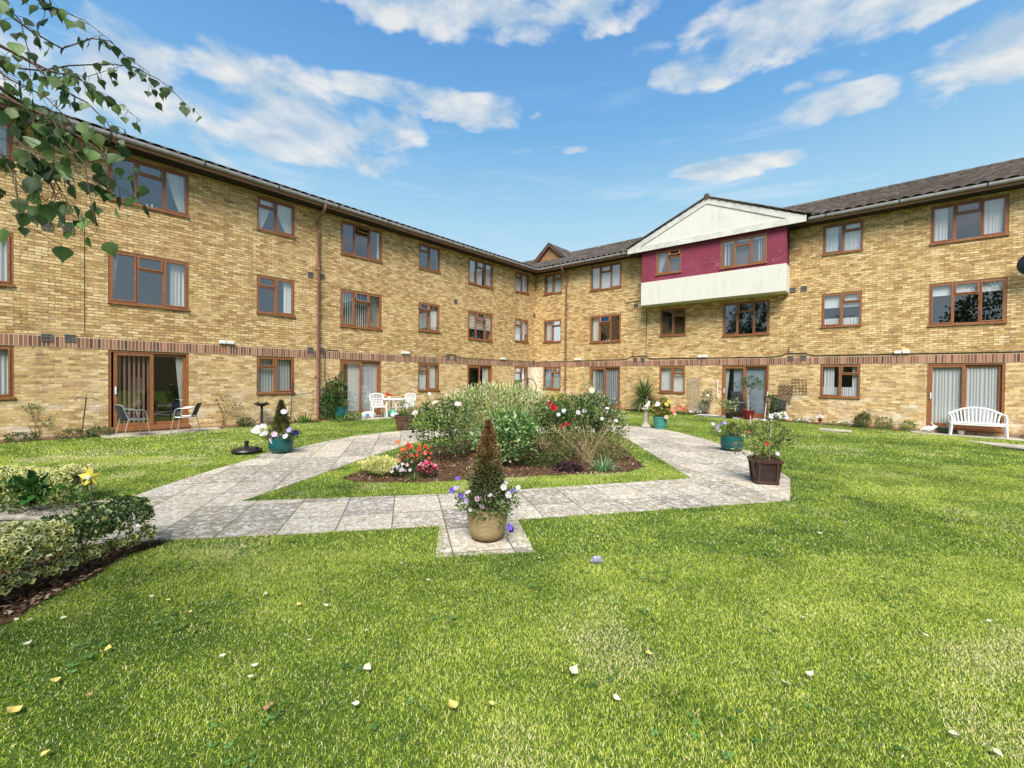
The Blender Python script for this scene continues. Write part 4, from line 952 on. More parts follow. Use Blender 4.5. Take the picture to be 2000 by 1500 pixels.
m.build('moulding', M_terra, t, bevel=.004)
straps('grassy_leaves', t, (0, 0, .38), 220, .42, .012, [(.10, .18, .03), (.2, .27, .06), (.3, .3, .1)], 1., .7, .15)
foliage('leaves', t, [(0, 0, .6, .3, .22, .22)], 350, .05, .4, [(.12, .2, .04), (.3, .22, .1), (.3, .1, .06)], [.6, .3, .1], shell=.8)

# ---------------------------------------------------------------- variegated hedges
def hedge(name, label, pts, wd, h, n, L, dark_end=None):
    x0, y0 = pts[0]; t = plant(name, label, 'hedge', x0, y0)
    blobs = []
    P_ = [np.array(p) for p in pts]; tot = sum(np.hypot(*(P_[i+1]-P_[i])) for i in range(len(P_)-1)); N_ = n
    s = rng.uniform(0, tot, N_); acc = 0; X_ = np.zeros((N_, 2)); T_ = np.zeros((N_, 2))
    for i in range(len(P_)-1):
        l = np.hypot(*(P_[i+1]-P_[i])); k = (s >= acc) & (s <= acc+l); X_[k] = P_[i]+(P_[i+1]-P_[i])*((s[k]-acc)/l)[:, None]; T_[k] = (P_[i+1]-P_[i])/l; acc += l
    S_ = np.c_[-T_[:, 1], T_[:, 0]]
    th = rng.uniform(-.25, math.pi+.25, N_); rr = 1-.35*rng.random(N_)**2.2; bump = 1+.07*np.sin(s*9)+.06*np.sin(s*23+th*3)
    ct, st = np.cos(th), np.sin(th); sq = .55; ox = np.sign(ct)*np.abs(ct)**sq*wd/2*rr*bump; oz = h*.5+np.sign(st)*np.abs(st)**sq*h*.5*rr*bump
    endk = (s < .12) | (s > tot-.05); ox = np.where(s < .12, ox*np.sqrt(np.clip(s/.12, .12, 1)), ox)
    Pp = np.c_[X_+S_*ox[:, None], oz] - np.array([x0, y0, 0]); d = np.c_[S_*ct[:, None], st]; low = rng.random(N_) < .0
    k = ~((oz < h*.28) & (rng.random(N_) < .2)); Pp, d, s2 = Pp[k], d[k], s[k]; N_ = len(Pp)
    D = d*.5+sph(N_)*.8; D[:, 2] += .3; D /= np.linalg.norm(D, axis=1)[:, None]; Nn = d*.7+sph(N_)*.6; Nn -= D*(Nn*D).sum(1)[:, None]; Nn /= np.linalg.norm(Nn, axis=1)[:, None]+1e-9
    C = pick([(.035, .075, .02), (.085, .15, .04), (.14, .22, .06)], N_); lz = rng.random(N_) < .9
    if dark_end: lz &= ~((s2 < dark_end[1]) & (s2 > dark_end[0]) & (Pp[:, 2] > h*.45) & (rng.random(N_) < .93))
    ll = L*rng.uniform(.75, 1.2, N_)
    V, F, CC = leaf_arr(Pp, D, Nn, ll, ll*.62, C, .12)
    # cream margin: a larger pale leaf just behind the green one
    kk = np.where(lz)[0]; pale = pick([(.74, .70, .24), (.84, .80, .46), (.62, .64, .22)], len(kk), jit=.15)
    V2, F2, C2 = leaf_arr(Pp[kk]-Nn[kk]*.0012-D[kk]*ll[kk][:, None]*.10, D[kk], Nn[kk], ll[kk]*1.34, ll[kk]*.62*2.3, pale, .10)
    F2 = F2+len(V); np_mesh('leaves', np.r_[V, V2], np.r_[F, F2], np.r_[CC, C2], M_leaf, t)
    m = MB()
    for i in range(int(tot*22)):
        u = random.uniform(.05, tot-.05); acc = 0
        for j in range(len(P_)-1):
            l = np.hypot(*(P_[j+1]-P_[j]))
            if u <= acc+l: q = P_[j]+(P_[j+1]-P_[j])*((u-acc)/l); break
            acc += l
        a = (q[0]-x0+random.gauss(0, wd*.1), q[1]-y0+random.gauss(0, wd*.1)); m.tube([(a[0], a[1], 0), (a[0]+random.gauss(0, .05), a[1]+random.gauss(0, .05), h*.35), (a[0]+random.gauss(0, .1), a[1]+random.gauss(0, .1), h*.75)], [.006, .004, .002], 5)
    m.build('stems', M_twig, t)
hedge('variegated_hedge', 'nearest clipped green and cream variegated hedge at the left edge of the lawn', [(-3.52, 4.18), (-3.56, 3.8), (-3.6, 3.4), (-3.66, 2.9), (-3.75, 2.4), (-3.85, 1.9)], .50, .43, 13500, .031, (0., .75))
hedge('variegated_hedge', 'cream edged hedge beyond the flower trough and farther from the lawn edge', [(-5.2, 5.42), (-5.7, 5.3), (-6.6, 5.0), (-7.8, 4.6)], .62, .42, 11000, .036)
t = plant('stone_trough', 'stone trough of mixed plants between the two variegated hedges', 'planter', -4.55, 4.35, dz=.018)
m = MB(); m.box(-.95, .42, -.16, .16, 0, .18); m.box(-.98, .45, -.19, .19, .18, .22); m.build('trough', M_stone, t, bevel=.012)
foliage('sedum', t, [(.05, -.05, .25, .38, .16, .06)], 700, .02, .6, [(.35, .2, .17), (.22, .17, .1), (.12, .13, .06)])
foliage('leaves', t, [(-.35, 0, .36, .28, .18, .15), (.1, .05, .34, .25, .15, .10)], 600, .07, .35, GR, shell=.8)
foliage('broad_leaves', t, [(-.15, -.02, .42, .09, .06, .12)], 60, .13, .5, [(.03, .10, .02), (.05, .15, .03)])
t = plant('pinwheel', 'yellow flower pinwheel standing over the stone trough', 'garden ornament', -4.15, 4.36, dz=.24)
m = MB(); m.tube([(0, 0, 0), (.005, 0, .33)], .005, 6); m.build('stake', M_stem, t)
for k in range(5):
    a = k*1.257+.4; m = MB(); c, s = math.cos(a), math.sin(a); m.add([(0, -.01, .33), (.045*c-.03*s, -.02, .33+.045*s+.03*c), (.12*c, -.012, .33+.10*s), (.05*c+.03*s, .005, .33+.05*s-.03*c)], [(0, 1, 2, 3)]); m.build('petal', mat('yellow_plastic', (.80, .66, .10), .4), t)
m = MB(); m.lathe([(0, -.01), (.02, -.008), (.02, .008), (0, .012)], 12); o = m.build('hub', M_white, t, loc=(0, -.025, .33)); o.rotation_euler = (R(90), 0, 0)
t = plant('garden_spike', 'small dark green capped garden spike beside the yellow pinwheel', 'garden ornament', -4.35, 4.42, dz=.24)
m = MB(); m.tube([(0, 0, 0), (0, 0, .24)], .008, 6); m.lathe([(0, .24), (.02, .24), (.03, .33), (.045, .335), (.045, .345), (0, .35)], 12); m.build('spike', mat('dark_green', (.04, .06, .015), .6), t)

# ---------------------------------------------------------------- central bed
t = plant('variegated_shrub', 'large pale cream and green variegated shrub filling the middle of the bed', 'shrub', -.35, 9.3)
foliage('leaves', t, [(0, 0, .9, 1.0, .8, .58), (-.6, -.1, .75, .65, .6, .6), (.6, .1, .9, .6, .6, .55), (0, -.3, .6, .9, .5, .5), (-.2, 0, 1.12, .6, .5, .32), (.4, 0, 1.1, .4, .4, .28)], 14000, .070, .30, [(.60, .60, .26), (.80, .78, .50), (.34, .42, .12), (.14, .22, .05)], [.30, .22, .28, .20], up=.9, shell=.6, lump=.2)
stems('stems', t, (0, 0, 0), [(random.uniform(-.8, .8), random.uniform(-.5, .5), random.uniform(.9, 1.4)) for _ in range(30)], .008)
t = plant('green_shrub', 'glossy mid green shrub directly behind the front conifer planter', 'shrub', -.1, 8.0)
foliage('leaves', t, [(0, 0, .52, .55, .45, .42), (.15, -.1, .75, .4, .35, .28), (-.3, 0, .4, .3, .3, .3)], 3000, .075, .55, [(.07, .17, .035), (.15, .30, .07), (.30, .45, .16), (.50, .58, .34)], [.3, .35, .25, .1], lump=.2)
stems('stems', t, (0, 0, 0), [(random.uniform(-.4, .4), random.uniform(-.3, .3), .6) for _ in range(12)], .009)
def rose(label, x, y, blobs, tips, blooms, n, cols=None, L=.055):
    t = plant('rose_bush', label, 'rose bush', x, y, 'rose bushes in the central bed')
    stems('stems', t, (0, 0, 0), tips, .009, M_twig, .05); foliage('leaves', t, blobs, n, L, .6, cols or [(.04, .09, .02), (.09, .17, .04), (.18, .27, .08), (.34, .40, .2)], [.3, .35, .25, .1] if not cols else None, shell=.7, lump=.3)
    for bx, by, bz, r_, c, cc in blooms: flower(t, (bx, by, bz), r_, c, 7, cc, layers=3, name='rose')
    return t
rp = (.86, .70, .66)
rose('leggy rose bush with pale pink blooms at the left end of the bed', -1.4, 8.3, [(-.3, 0, .8, .35, .3, .28), (.05, 0, .95, .4, .3, .26), (.4, 0, .9, .35, .3, .28), (0, 0, .5, .45, .35, .3), (.3, 0, .45, .3, .3, .3)],
     [(-.4, 0, 1.0), (-.25, .1, 1.1), (0, 0, 1.3), (.2, 0, 1.2), (.45, 0, 1.15), (-.5, -.1, .7), (.55, .1, .95), (-.1, -.1, .9), (.3, -.1, 1.3)], [(-.36, -.25, .93, .06, rp, (.5, .2, .12)), (0, -.2, 1.12, .06, rp, (.6, .35, .25)), (.41, -.2, 1.10, .06, rp, (.7, .6, .4)), (-.15, 0, 1.28, .035, WH, None)], 2300)
rose('tall rose bush with the big crimson bloom right of the variegated shrub', 1.0, 8.9, [(-.2, 0, .9, .4, .35, .28), (.25, 0, .95, .45, .4, .3), (.0, 0, .6, .5, .4, .35)],
     [(random.uniform(-.5, .5), random.uniform(-.3, .3), random.uniform(.8, 1.25)) for _ in range(14)], [(-.2, -.42, 1.03, .075, CRI, None), (-.27, -.3, 1.11, .045, CRI, None), (.06, -.4, .71, .05, CRI, None), (-.05, -.4, .68, .035, CRI, None), (.27, -.4, .94, .05, WH, None), (.0, -.42, .97, .045, WH, None), (-.1, -.4, .9, .04, WH, None)], 3400)
rose('rose bush with cream blooms at the right end of the bed', 1.75, 9.2, [(0, 0, .9, .5, .4, .35), (.3, 0, .65, .35, .35, .35), (-.2, 0, .6, .4, .3, .3), (-.1, 0, 1.15, .25, .25, .18)],
     [(random.uniform(-.5, .5), random.uniform(-.3, .3), random.uniform(.8, 1.35)) for _ in range(14)], [(-.16, -.35, 1.36, .065, (.82, .80, .55), None), (.15, -.4, 1.0, .045, WH, None), (-.3, -.4, .95, .05, WH, None), (.05, -.4, .8, .04, WH, None), (.35, -.3, .75, .04, WH, None)], 4200, [(.06, .11, .03), (.14, .21, .06), (.27, .33, .14), (.45, .47, .28)])
t = plant('golden_shrub', 'rounded golden green shrub behind the crimson rose', 'shrub', 1.15, 11.2)
foliage('leaves', t, [(0, 0, .85, .55, .45, .42), (.2, 0, .6, .6, .5, .5)], 3600, .055, .42, [(.42, .44, .06), (.26, .34, .05), (.12, .2, .04)], [.4, .35, .25])
t = plant('seedling_thicket', 'straggly yellowing herb thicket with dry stalks at the right front of the bed', 'plant', 1.35, 8.35)
foliage('leaves', t, [(0, 0, .32, .65, .45, .3), (.55, .3, .3, .5, .5, .28), (-.5, -.1, .4, .4, .35, .33), (.8, .5, .22, .35, .4, .2)], 5600, .032, .45, [(.10, .14, .03), (.26, .29, .08), (.42, .40, .18), (.20, .13, .06)], [.35, .35, .18, .12], shell=.3)
stems('stalks', t, (.1, 0, 0), [(random.uniform(-.8, 1.), random.uniform(-.3, .6), random.uniform(.5, .95)) for _ in range(46)], .0045, mat('dry_stalk', (.38, .28, .14), .8), .05)
t = plant('grass_tuft', 'bright blue green grassy tuft at the right front of the bed', 'plant', 1.62, 7.75)
straps('blades', t, (0, 0, 0), 190, .3, .011, [(.10, .28, .08), (.2, .4, .16), (.35, .5, .28)], 1., .8, .14)
t = plant('purple_heuchera', 'low dark purple leaved plant at the front of the bed', 'plant', .98, 7.55)
foliage('leaves', t, [(0, 0, .07, .24, .16, .08)], 450, .045, .8, [(.03, .015, .02), (.07, .03, .035), (.12, .08, .08)])
t = plant('dark_ground_cover', 'low dark leafy clump below the roses near the bed front', 'plant', .55, 8.0)
foliage('leaves', t, [(0, 0, .1, .4, .3, .12)], 900, .04, .6, DG)
t = plant('yellow_chrysanthemum', 'pale yellow mound of flowers at the left front corner of the bed', 'flowers', -2.12, 7.1)
foliage('leaves', t, [(0, 0, .09, .27, .2, .1)], 700, .03, .5, GR)
foliage('petals', t, [(0, 0, .17, .30, .22, .13)], 2600, .034, .42, [(.84, .80, .28), (.88, .86, .50), (.70, .66, .16)], up=.8, shell=.9, mt=M_petal, zmin=.05)
def clump(name, label, cat, x, y, r, h, cols, nf, fs, leaf=GR, n=500, grp=None):
    t = plant(name, label, cat, x, y, grp); foliage('leaves', t, [(0, 0, h*.45, r, r*.8, h*.5)], n, .04, .55, leaf)
    q, d = blob_pts([(0, 0, h*.55, r, r*.75, h*.5)], nf*3, .9); k = (d[:, 1] < .35) & (d[:, 2] > -.2); q = q[k][:nf]
    for p in q: flower(t, tuple(p), fs*random.uniform(.8, 1.2), cols[random.randrange(len(cols))], 5, (.7, .6, .2), name='bloom', cup=.15)
    return t
clump('begonia', 'white begonias beside the yellow mound in the bed', 'flowers', -1.76, 7.05, .17, .2, [WH, WH, (.75, .45, .5)], 20, .026, DG, 350)
clump('begonia', 'orange red begonia clump at the foot of the leggy rose', 'flowers', -1.58, 7.35, .3, .5, [(.70, .07, .03), (.66, .04, .02), (.74, .14, .07)], 32, .029, DG, 650)
clump('begonia', 'pink and crimson begonias right of the orange red clump', 'flowers', -1.32, 6.98, .16, .26, [(.62, .04, .12), (.75, .3, .4), (.5, .02, .08)], 34, .022, [(.05, .05, .02), (.10, .05, .03)], 350)
clump('begonia', 'dusky red begonias between the yellow mound and the orange red clump', 'flowers', -1.78, 7.5, .22, .3, [(.45, .05, .07), (.6, .2, .2), WH], 26, .024, DG, 350)
t = plant('day_lily', 'bright green day lily leaves with one orange bloom behind the begonias', 'plant', -1.85, 8.0)
straps('blades', t, (0, 0, 0), 90, .5, .02, [(.16, .26, .04), (.26, .36, .07), (.40, .46, .12)], 1., .9, .1); flower(t, (-.18, -.1, .42), .04, (.8, .22, .05), 6)
t = plant('small_grass_tuft', 'small green grass tuft in front of the red begonias', 'plant', -1.5, 6.82)
straps('blades', t, (0, 0, 0), 70, .14, .008, GR, 1., .6, .06)
# metal obelisk
t = plant('rose_arch', 'black metal hooped plant support behind the variegated shrub', 'plant support', .42, 11.6)
m = MB(); m.tube([(.21, 0, 0), (.21, 0, 1.38)]+[(.21*math.cos(a), 0, 1.38+.21*math.sin(a)) for a in np.linspace(.2, math.pi-.2, 8)]+[(-.21, 0, 1.38), (-.21, 0, 0)], .011, 8); m.build('hoop', M_blackiron, t, smooth='auto')
m = MB(); m.tube([(-.34, 0, 1.15), (.21, 0, 1.15)], .008, 6); m.build('crossbar', M_blackiron, t); m = MB(); m.tube([(0, .21, 0), (0, .21, 1.38)]+[(0, .21*math.cos(a), 1.38+.21*math.sin(a)) for a in np.linspace(.2, math.pi-.2, 8)]+[(0, -.21, 1.38), (0, -.21, 0)], .011, 8); m.build('hoop', M_blackiron, t, smooth='auto')
t = plant('bean_pole', 'pale grey post rising beside the metal hoop behind the bed', 'post', .30, 12.2); m = MB(); m.tube([(0, 0, 0), (.0, 0, 1.72)], .028, 8); m.build('post', mat('pale_post', (.6, .6, .6), .7), t)

# ---------------------------------------------------------------- plants along the walls
def wp(wing, u, o): q = world(wing, u, o); return q.x, q.y
x, y = wp(1, 6.95, .85); t = plant('cordyline', 'spiky cordyline palm against the right wing wall', 'palm', x, y)
straps('leaves', t, (0, 0, .62), 330, 1.15, .05, [(.04, .09, .02), (.09, .16, .035), (.22, .27, .09), (.42, .42, .2)], 1., .55, .06, seg=7, elmin=-.5, elmax=1.5)
m = MB(); m.tube([(0, 0, 0), (0, 0, .6)], .06, 8); m.build('trunk', M_twig, t)
def bush(name, label, cat, wing, u, o, blobs, n, L=.05, asp=.5, cols=GR, st=None, wts=None, group=None, **kw):
    x, y = wp(wing, u, o); t = plant(name, label, cat, x, y, group); foliage('leaves', t, blobs, n, L, asp, cols, wts, **kw)
    if st: stems('stems', t, (0, 0, 0), st, .008)
    return t
bush('climbing_shrub', 'dense green climbing shrub at the foot of the thick downpipe', 'shrub', 0, -12.3, .3, [(0, .1, .85, .3, .2, .62), (.25, .2, 1.0, .25, .15, .4), (-.1, 0, .5, .4, .2, .45), (.3, .25, 1.5, .12, .1, .25)], 3200, .075, .5, DG+[(.16, .24, .08)], [(0, .1, 1.2), (.3, .25, 1.9), (-.3, 0, 1.0), (.3, .2, 1.5)])
x, y = wp(0, -13.2, .32); t = plant('iris_clump', 'long strappy iris leaves left of the climbing shrub', 'plant', x, y); straps('blades', t, (0, 0, 0), 130, .42, .03, GR, 1., .8, .35)
x, y = wp(0, -12.1, .75); t = plant('iris_clump', 'long strappy iris leaves in front of the climbing shrub', 'plant', x, y); straps('blades', t, (0, 0, 0), 150, .42, .03, GR+[(.3, .36, .12)], 1., .8, .4)
bush('pale_leaf_clump', 'low pale green clump left of the teal pot by the white blinds', 'plant', 0, -11.7, .95, [(0, 0, .14, .22, .2, .15)], 260, .08, .4, [(.25, .32, .12), (.12, .2, .05)])
bush('wall_creeper', 'sparse bronze leaved creeper trained right of the wide patio door', 'climber', 0, -15.55, .06, [(0, .0, .75, .32, .18, .22), (.25, .2, .6, .2, .15, .12)], 110, .07, .6, [(.12, .05, .03), (.25, .12, .06), (.14, .17, .05)], [(-.2, -.1, .95), (.2, .1, .8), (.35, .2, .7)], shell=.8)
bush('low_bush', 'small dark bush against the wall left of the black bird bath', 'shrub', 0, -15.0, .25, [(0, 0, .12, .28, .2, .14)], 500, .05, .5, DG)
bush('bare_sapling', 'thin bare sapling against the wall at the far left', 'sapling', 0, -19.45, .1, [(-.05, -.05, .75, .2, .14, .1), (.15, .1, .4, .15, .1, .08)], 110, .06, .45, GR, [(-.1, -.08, .85), (.05, 0, .7), (.2, .1, .5), (-.15, -.1, .5)], shell=.8)
bush('low_bush', 'low dark bush between the bare sapling and the garden stake', 'shrub', 0, -18.8, .15, [(0, 0, .08, .5, .3, .13), (.35, .3, .1, .3, .25, .14)], 1200, .045, .5, DG)
bush('low_bush', 'low green bush under the wall at the far left edge', 'shrub', 0, -19.7, .15, [(0, 0, .08, .35, .25, .12)], 600, .045, .5, DG)
bush('low_bush', 'weedy tuft at the far left corner of the photograph under the window', 'shrub', 0, -20.5, .2, [(0, 0, .05, .4, .25, .1)], 400, .05, .4, DG)
x, y = wp(0, -18.62, .2); t = plant('garden_stake', 'leaning brown metal stake left of the wide patio door', 'stake', x, y); m = MB(); m.tube([(-.1, 0, 0), (.03, 0, 1.0)], .014, 6); m.tube([(-.18, -.1, .93), (-.1, -.05, 1.0), (.03, 0, .97), (.12, .08, 1.0), (.2, .14, .9)], .007, 6); m.build('stake', M_twig, t)
x, y = wp(0, -13.55, .1); t = plant('support_canes', 'thin dark plant stakes leaning on the wall right of the bird bath', 'plant support', x, y); m = MB(); m.tube([(-.05, 0, 0), (.02, .02, 1.5)], .012, 6); m.build('stake', M_blackiron, t); m = MB(); m.tube([(0, 0, .95), (.5, .5, 1.0)], .01, 6); m.build('rail', M_blackiron, t); m = MB(); m.tube([(-.15, 0, 0), (-.13, 0, .55)], .02, 6); m.build('peg', M_cur, t)
bush('pot_tree_foliage', 'thin young tree with sparse pale leaves in front of the dark patio door', 'sapling', 1, 4.3, .9, [(-.2, 0, 1.5, .35, .25, .35), (.15, 0, 1.2, .4, .3, .4), (-.3, 0, 1.0, .35, .25, .3)], 260, .075, .5, [(.2, .3, .08), (.4, .46, .2), (.1, .18, .05)], [(-.3, 0, 1.8), (.2, 0, 1.9), (0, 0, 1.5), (.45, 0, 1.5), (-.5, 0, 1.3)], shell=.7)
x, y = wp(1, 4.75, .75); t = plant('black_trough', 'black plastic trough of lavender left of the cordyline', 'planter', x, y); t.rotation_euler = (0, 0, AR); m = MB(); taper_box(m, .16, .2, .22, .02); o = m.build('trough', M_black, t, bevel=.01); o.scale = (1.7, 1, 1)
foliage('leaves', t, [(0, 0, .3, .3, .15, .16)], 600, .06, .2, [(.12, .2, .08), (.2, .28, .14)], up=1.)
def wclump(label, u, o, r, h, cols, nf, fs, n=250, leaf=DG, wing=1):
    x, y = wp(wing, u, o); return clump('border_flowers', label, 'flowers', x, y, r, h, cols, nf, fs, leaf, n)
wclump('crimson flowers at the foot of the cordyline, left side', 5.5, .85, .28, .2, [CRI, (.6, .05, .06)], 22, .05)
wclump('white border flowers right of the ringed green pot', 7.75, .55, .38, .22, [WH, WH, (.8, .7, .75)], 30, .04)
wclump('orange red border flowers below the pale trellis', 8.4, .5, .34, .32, [(.7, .16, .08), (.6, .2, .12)], 22, .055)
wclump('white and pink border flowers right of the pale trellis', 9.1, .5, .3, .2, [WH, PK], 18, .035)
bush('rose_standard', 'rose bush with one pink bloom left of the half open patio door', 'rose bush', 1, 9.55, .35, [(0, 0, .75, .25, .2, .35), (-.1, 0, .4, .25, .2, .25)], 700, .06, .55, DG+[(.2, .25, .12)], [(0, 0, 1.0), (.2, 0, 1.0), (-.15, 0, .8)])
flower(t, (0, 0, -9), .01, PK)
rs = bpy.data.objects['rose_standard']; bpy.data.objects.remove(bpy.data.objects[[o.name for o in t.children if o.name.startswith('flower')][-1]])
flower(rs, (.22, -.22, 1.0), .085, (.8, .5, .6), 7, None, layers=3, name='rose'); flower(rs, (-.05, -.2, .85), .06, WH, 6, None, layers=2, name='rose')
bush('ground_cover', 'low leafy ground cover under the pale trellis', 'ground cover', 1, 9.0, .5, [(0, 0, .06, .9, .3, .09), (-.9, .6, .05, .6, .3, .09)], 1300, .045, .5, DG)
bush('white_petunias', 'white flowering clump right of the leaning white pole', 'flowers', 1, 12.2, .65, [(0, 0, .14, .42, .25, .16)], 500, .05, .5, GR)
wf = bpy.data.objects['white_petunias']
for k in range(24): flower(wf, (random.uniform(-.42, .4), random.uniform(-.3, 0), random.uniform(.14, .34)), .055, WH, 5, None)
for i, (u, lab) in enumerate(((13.0, 'sparse low white flowers left of the stone lantern'), (14.1, 'sparse low white flowers right of the stone lantern'))): wclump(lab, u, .35, .42, .16, [WH, (.75, .7, .6)], 14, .03, 420, GR)
bush('dark_bush', 'rounded dark green bush right of the paving slab', 'shrub', 1, 14.75, .35, [(0, 0, .22, .27, .22, .26), (.1, 0, .4, .16, .15, .14)], 1500, .045, .5, DG+[(.05, .12, .04)])
bush('leafy_bush', 'loose leafy bush right of the rounded dark bush', 'shrub', 1, 15.35, .3, [(0, 0, .2, .32, .2, .24)], 650, .055, .4, GR)
bush('leafy_bush', 'smaller loose bush nearest the white rabbit ornament', 'shrub', 1, 15.95, .3, [(0, 0, .14, .25, .18, .2)], 450, .055, .4, GR)
bush('dark_cassia', 'green leafy plant beside the folded dark chair', 'plant', 1, 12.0, .6, [(0, 0, .8, .25, .2, .2), (.15, 0, .45, .2, .2, .25)], 420, .08, .5, DG)
# ================================================================== furniture and ornaments
def bistro(label, x, y, rz, z):
    t = thing('garden_chair', label, 'chair', (x, y, z), rz, 'aluminium chairs by the wide patio door')   # faces local +x
    for s in (-1, 1):
        m = MB(); m.tube([(.27, s*.25, 0), (.21, s*.25, .42), (.17, s*.26, .62), (.10, s*.27, .655), (-.12, s*.27, .665), (-.25, s*.235, .70)], .0125, 8); m.build('front_leg', M_alu, t, smooth='auto')
        m = MB(); m.tube([(-.27, s*.23, 0), (-.18, s*.23, .42), (.18, s*.24, .415)], .0125, 8); m.build('rear_leg', M_alu, t, smooth='auto')
    m = MB(); m.tube([(-.17, -.22, .42), (-.29, -.22, .76), (-.30, -.16, .79), (-.30, .16, .79), (-.29, .22, .76), (-.17, .22, .42)], .0125, 8); m.build('back_frame', M_alu, t, smooth='auto')
    m = MB(); vs = []
    for j in range(7):
        q = j/6; xx = .24-.44*q; zz = .43+.015*math.sin(q*3.14)*-1
        for i in range(9): vs.append((xx, -.235+.47*i/8, zz-.012*math.sin(i/8*3.14)))
    m.add(vs+[(a, b, c-.012) for a, b, c in vs], [(j*9+i, j*9+i+1, (j+1)*9+i+1, (j+1)*9+i) for j in range(6) for i in range(8)]+[(63+j*9+i, 63+(j+1)*9+i, 63+(j+1)*9+i+1, 63+j*9+i+1) for j in range(6) for i in range(8)]); m.build('seat', M_navy, t, smooth='auto')
    m = MB(); vs = []
    for j in range(6):
        q = j/5
        for i in range(9): vs.append((-.185-.115*q-.025*math.sin(i/8*3.14), -.21+.42*i/8, .45+.33*q))
    m.add(vs+[(a-.012, b, c) for a, b, c in vs], [(j*9+i, j*9+i+1, (j+1)*9+i+1, (j+1)*9+i) for j in range(5) for i in range(8)]+[(54+j*9+i, 54+(j+1)*9+i, 54+(j+1)*9+i+1, 54+j*9+i+1) for j in range(5) for i in range(8)]); m.build('backrest', M_navy, t, smooth='auto')
bistro('navy woven aluminium chair seen from behind at the left of the wide patio door', -9.72, 11.35, R(62), -.1)
bistro('navy woven aluminium chair facing left at the right jamb of the wide patio door', -8.98, 12.2, R(200), -.1)

def monobloc(label, x, y, rz, z, s=1.):
    t = thing('plastic_chair', label, 'chair', (x, y, z), rz, 'white plastic garden chairs'); M_ = M_white
    for a in (-1, 1):
        m = MB(); m.tube([(.27, a*.27, 0), (.22, a*.24, .42)], [.022, .034], 6); m.build('front_leg', M_, t); m = MB(); m.tube([(-.30, a*.25, 0), (-.2, a*.22, .42)], [.022, .032], 6); m.build('rear_leg', M_, t)
        m = MB(); m.tube([(.22, a*.24, .42), (.2, a*.29, .63), (.12, a*.30, .655), (-.1, a*.29, .66), (-.24, a*.25, .68)], .022, 6); m.build('armrest', M_, t, smooth='auto')
    m = MB(); m.box(-.22, .24, -.24, .24, .40, .435); m.build('seat', M_, t, bevel=.015)
    m = MB(); top = lambda q: .86+.05*math.cos(q*1.5)
    for i in range(9):
        q = -1+i/4; m.tube([(-.21, q*.19, .43), (-.27, q*.22, .64), (-.31, q*.235, top(q)-.02)], .012, 5)
    for zz, xx in ((.52, -.235), (.62, -.265), (.72, -.285)): m.tube([(xx-.015*math.cos(q), q*.225, zz) for q in np.linspace(-1, 1, 9)], .014, 5)
    m.tube([(-.31, q*.245, top(q)) for q in np.linspace(-1, 1, 11)], .03, 6)
    for a in (-1, 1): m.tube([(-.2, a*.22, .42), (-.27, a*.245, .64), (-.31, a*.245, top(a))], .026, 6)
    m.build('backrest', M_, t, smooth='auto'); return t
monobloc('white lattice backed plastic chair left of the white table', -5.05, 16.75, R(-60), -.09)
monobloc('white lattice backed plastic chair right of the white table', -4.05, 16.85, R(-115), -.09)
t = thing('garden_table', 'round white plastic table between the two white lattice chairs', 'table', (-4.55, 17.05, -.09))
m = MB(); m.lathe([(0, .68), (.42, .68), (.44, .695), (.44, .715), (.42, .725), (0, .725)], 32); m.build('tabletop', M_white, t, smooth='auto')
for k in range(4):
    a = k*math.pi/2+.6; m = MB(); m.tube([(.34*math.cos(a), .34*math.sin(a), 0), (.27*math.cos(a), .27*math.sin(a), .68)], [.02, .03], 6); m.build('leg', M_white, t)
t = thing('potted_begonia', 'small red flowers standing on the white round table', 'flowers', (-4.7, 16.95, .637)); m = MB(); m.lathe([(0, 0), (.05, 0), (.07, .1), (0, .1)], 12); m.build('pot', M_white, t)
foliage('leaves', t, [(0, 0, .13, .1, .1, .05)], 60, .05, .5, DG)
for k in range(8): flower(t, (random.uniform(-.1, .1), -.08, random.uniform(.12, .22)), .035, (.75, .02, .03), 5)
def sack(name, label, cat, x, y, z, sx, sy, sz, mt, rz=0., extra=None):
    t = thing(name, label, cat, (x, y, z), rz); m = MB(); n = 14; vs = []
    for j in range(7):
        a = -math.pi/2+math.pi*j/6
        for k in range(n):
            b = 2*math.pi*k/n; cr = 1+.08*math.sin(b*5+j*2); q = lambda v: math.copysign(abs(v)**.6, v); vs.append((sx*q(math.cos(a))*q(math.cos(b))*cr, sy*q(math.cos(a))*q(math.sin(b))*cr, sz*(1+math.sin(a)*cr*.98)))
    m.add(vs, [(j*n+k, j*n+(k+1) % n, (j+1)*n+(k+1) % n, (j+1)*n+k) for j in range(6) for k in range(n)]); m.build('bag', mt, t, smooth='auto')
    if extra: extra(t)
    return t
def _logo(t):
    m = MB(); m.lathe([(0, -.006), (.07, -.006), (.07, .0), (0, .0)], 14); o = m.build('print', mat('blue_print', (.05, .25, .45), .5), t, loc=(-.12, -.135, .13)); o.rotation_euler = (R(90), 0, 0)
M_bag = mat('white_polythene', (.75, .76, .78), .35, var=.1)
sack('compost_bag', 'white compost bag with blue print lying below the white blinded patio door', 'bag', -5.35, 16.55, -.09, .30, .13, .13, M_bag, R(48), _logo)
sack('green_bag', 'crumpled bright green bag under the white round table', 'bag', -4.55, 16.95, -.09, .18, .14, .17, mat('green_polythene', (.02, .25, .12), .35, var=.3))
sack('white_bag', 'crumpled white and blue bag below the white round table', 'bag', -4.35, 16.65, -.09, .2, .14, .12, mat('blue_white_polythene', (.5, .56, .68), .35, var=.5, vscale=14.))
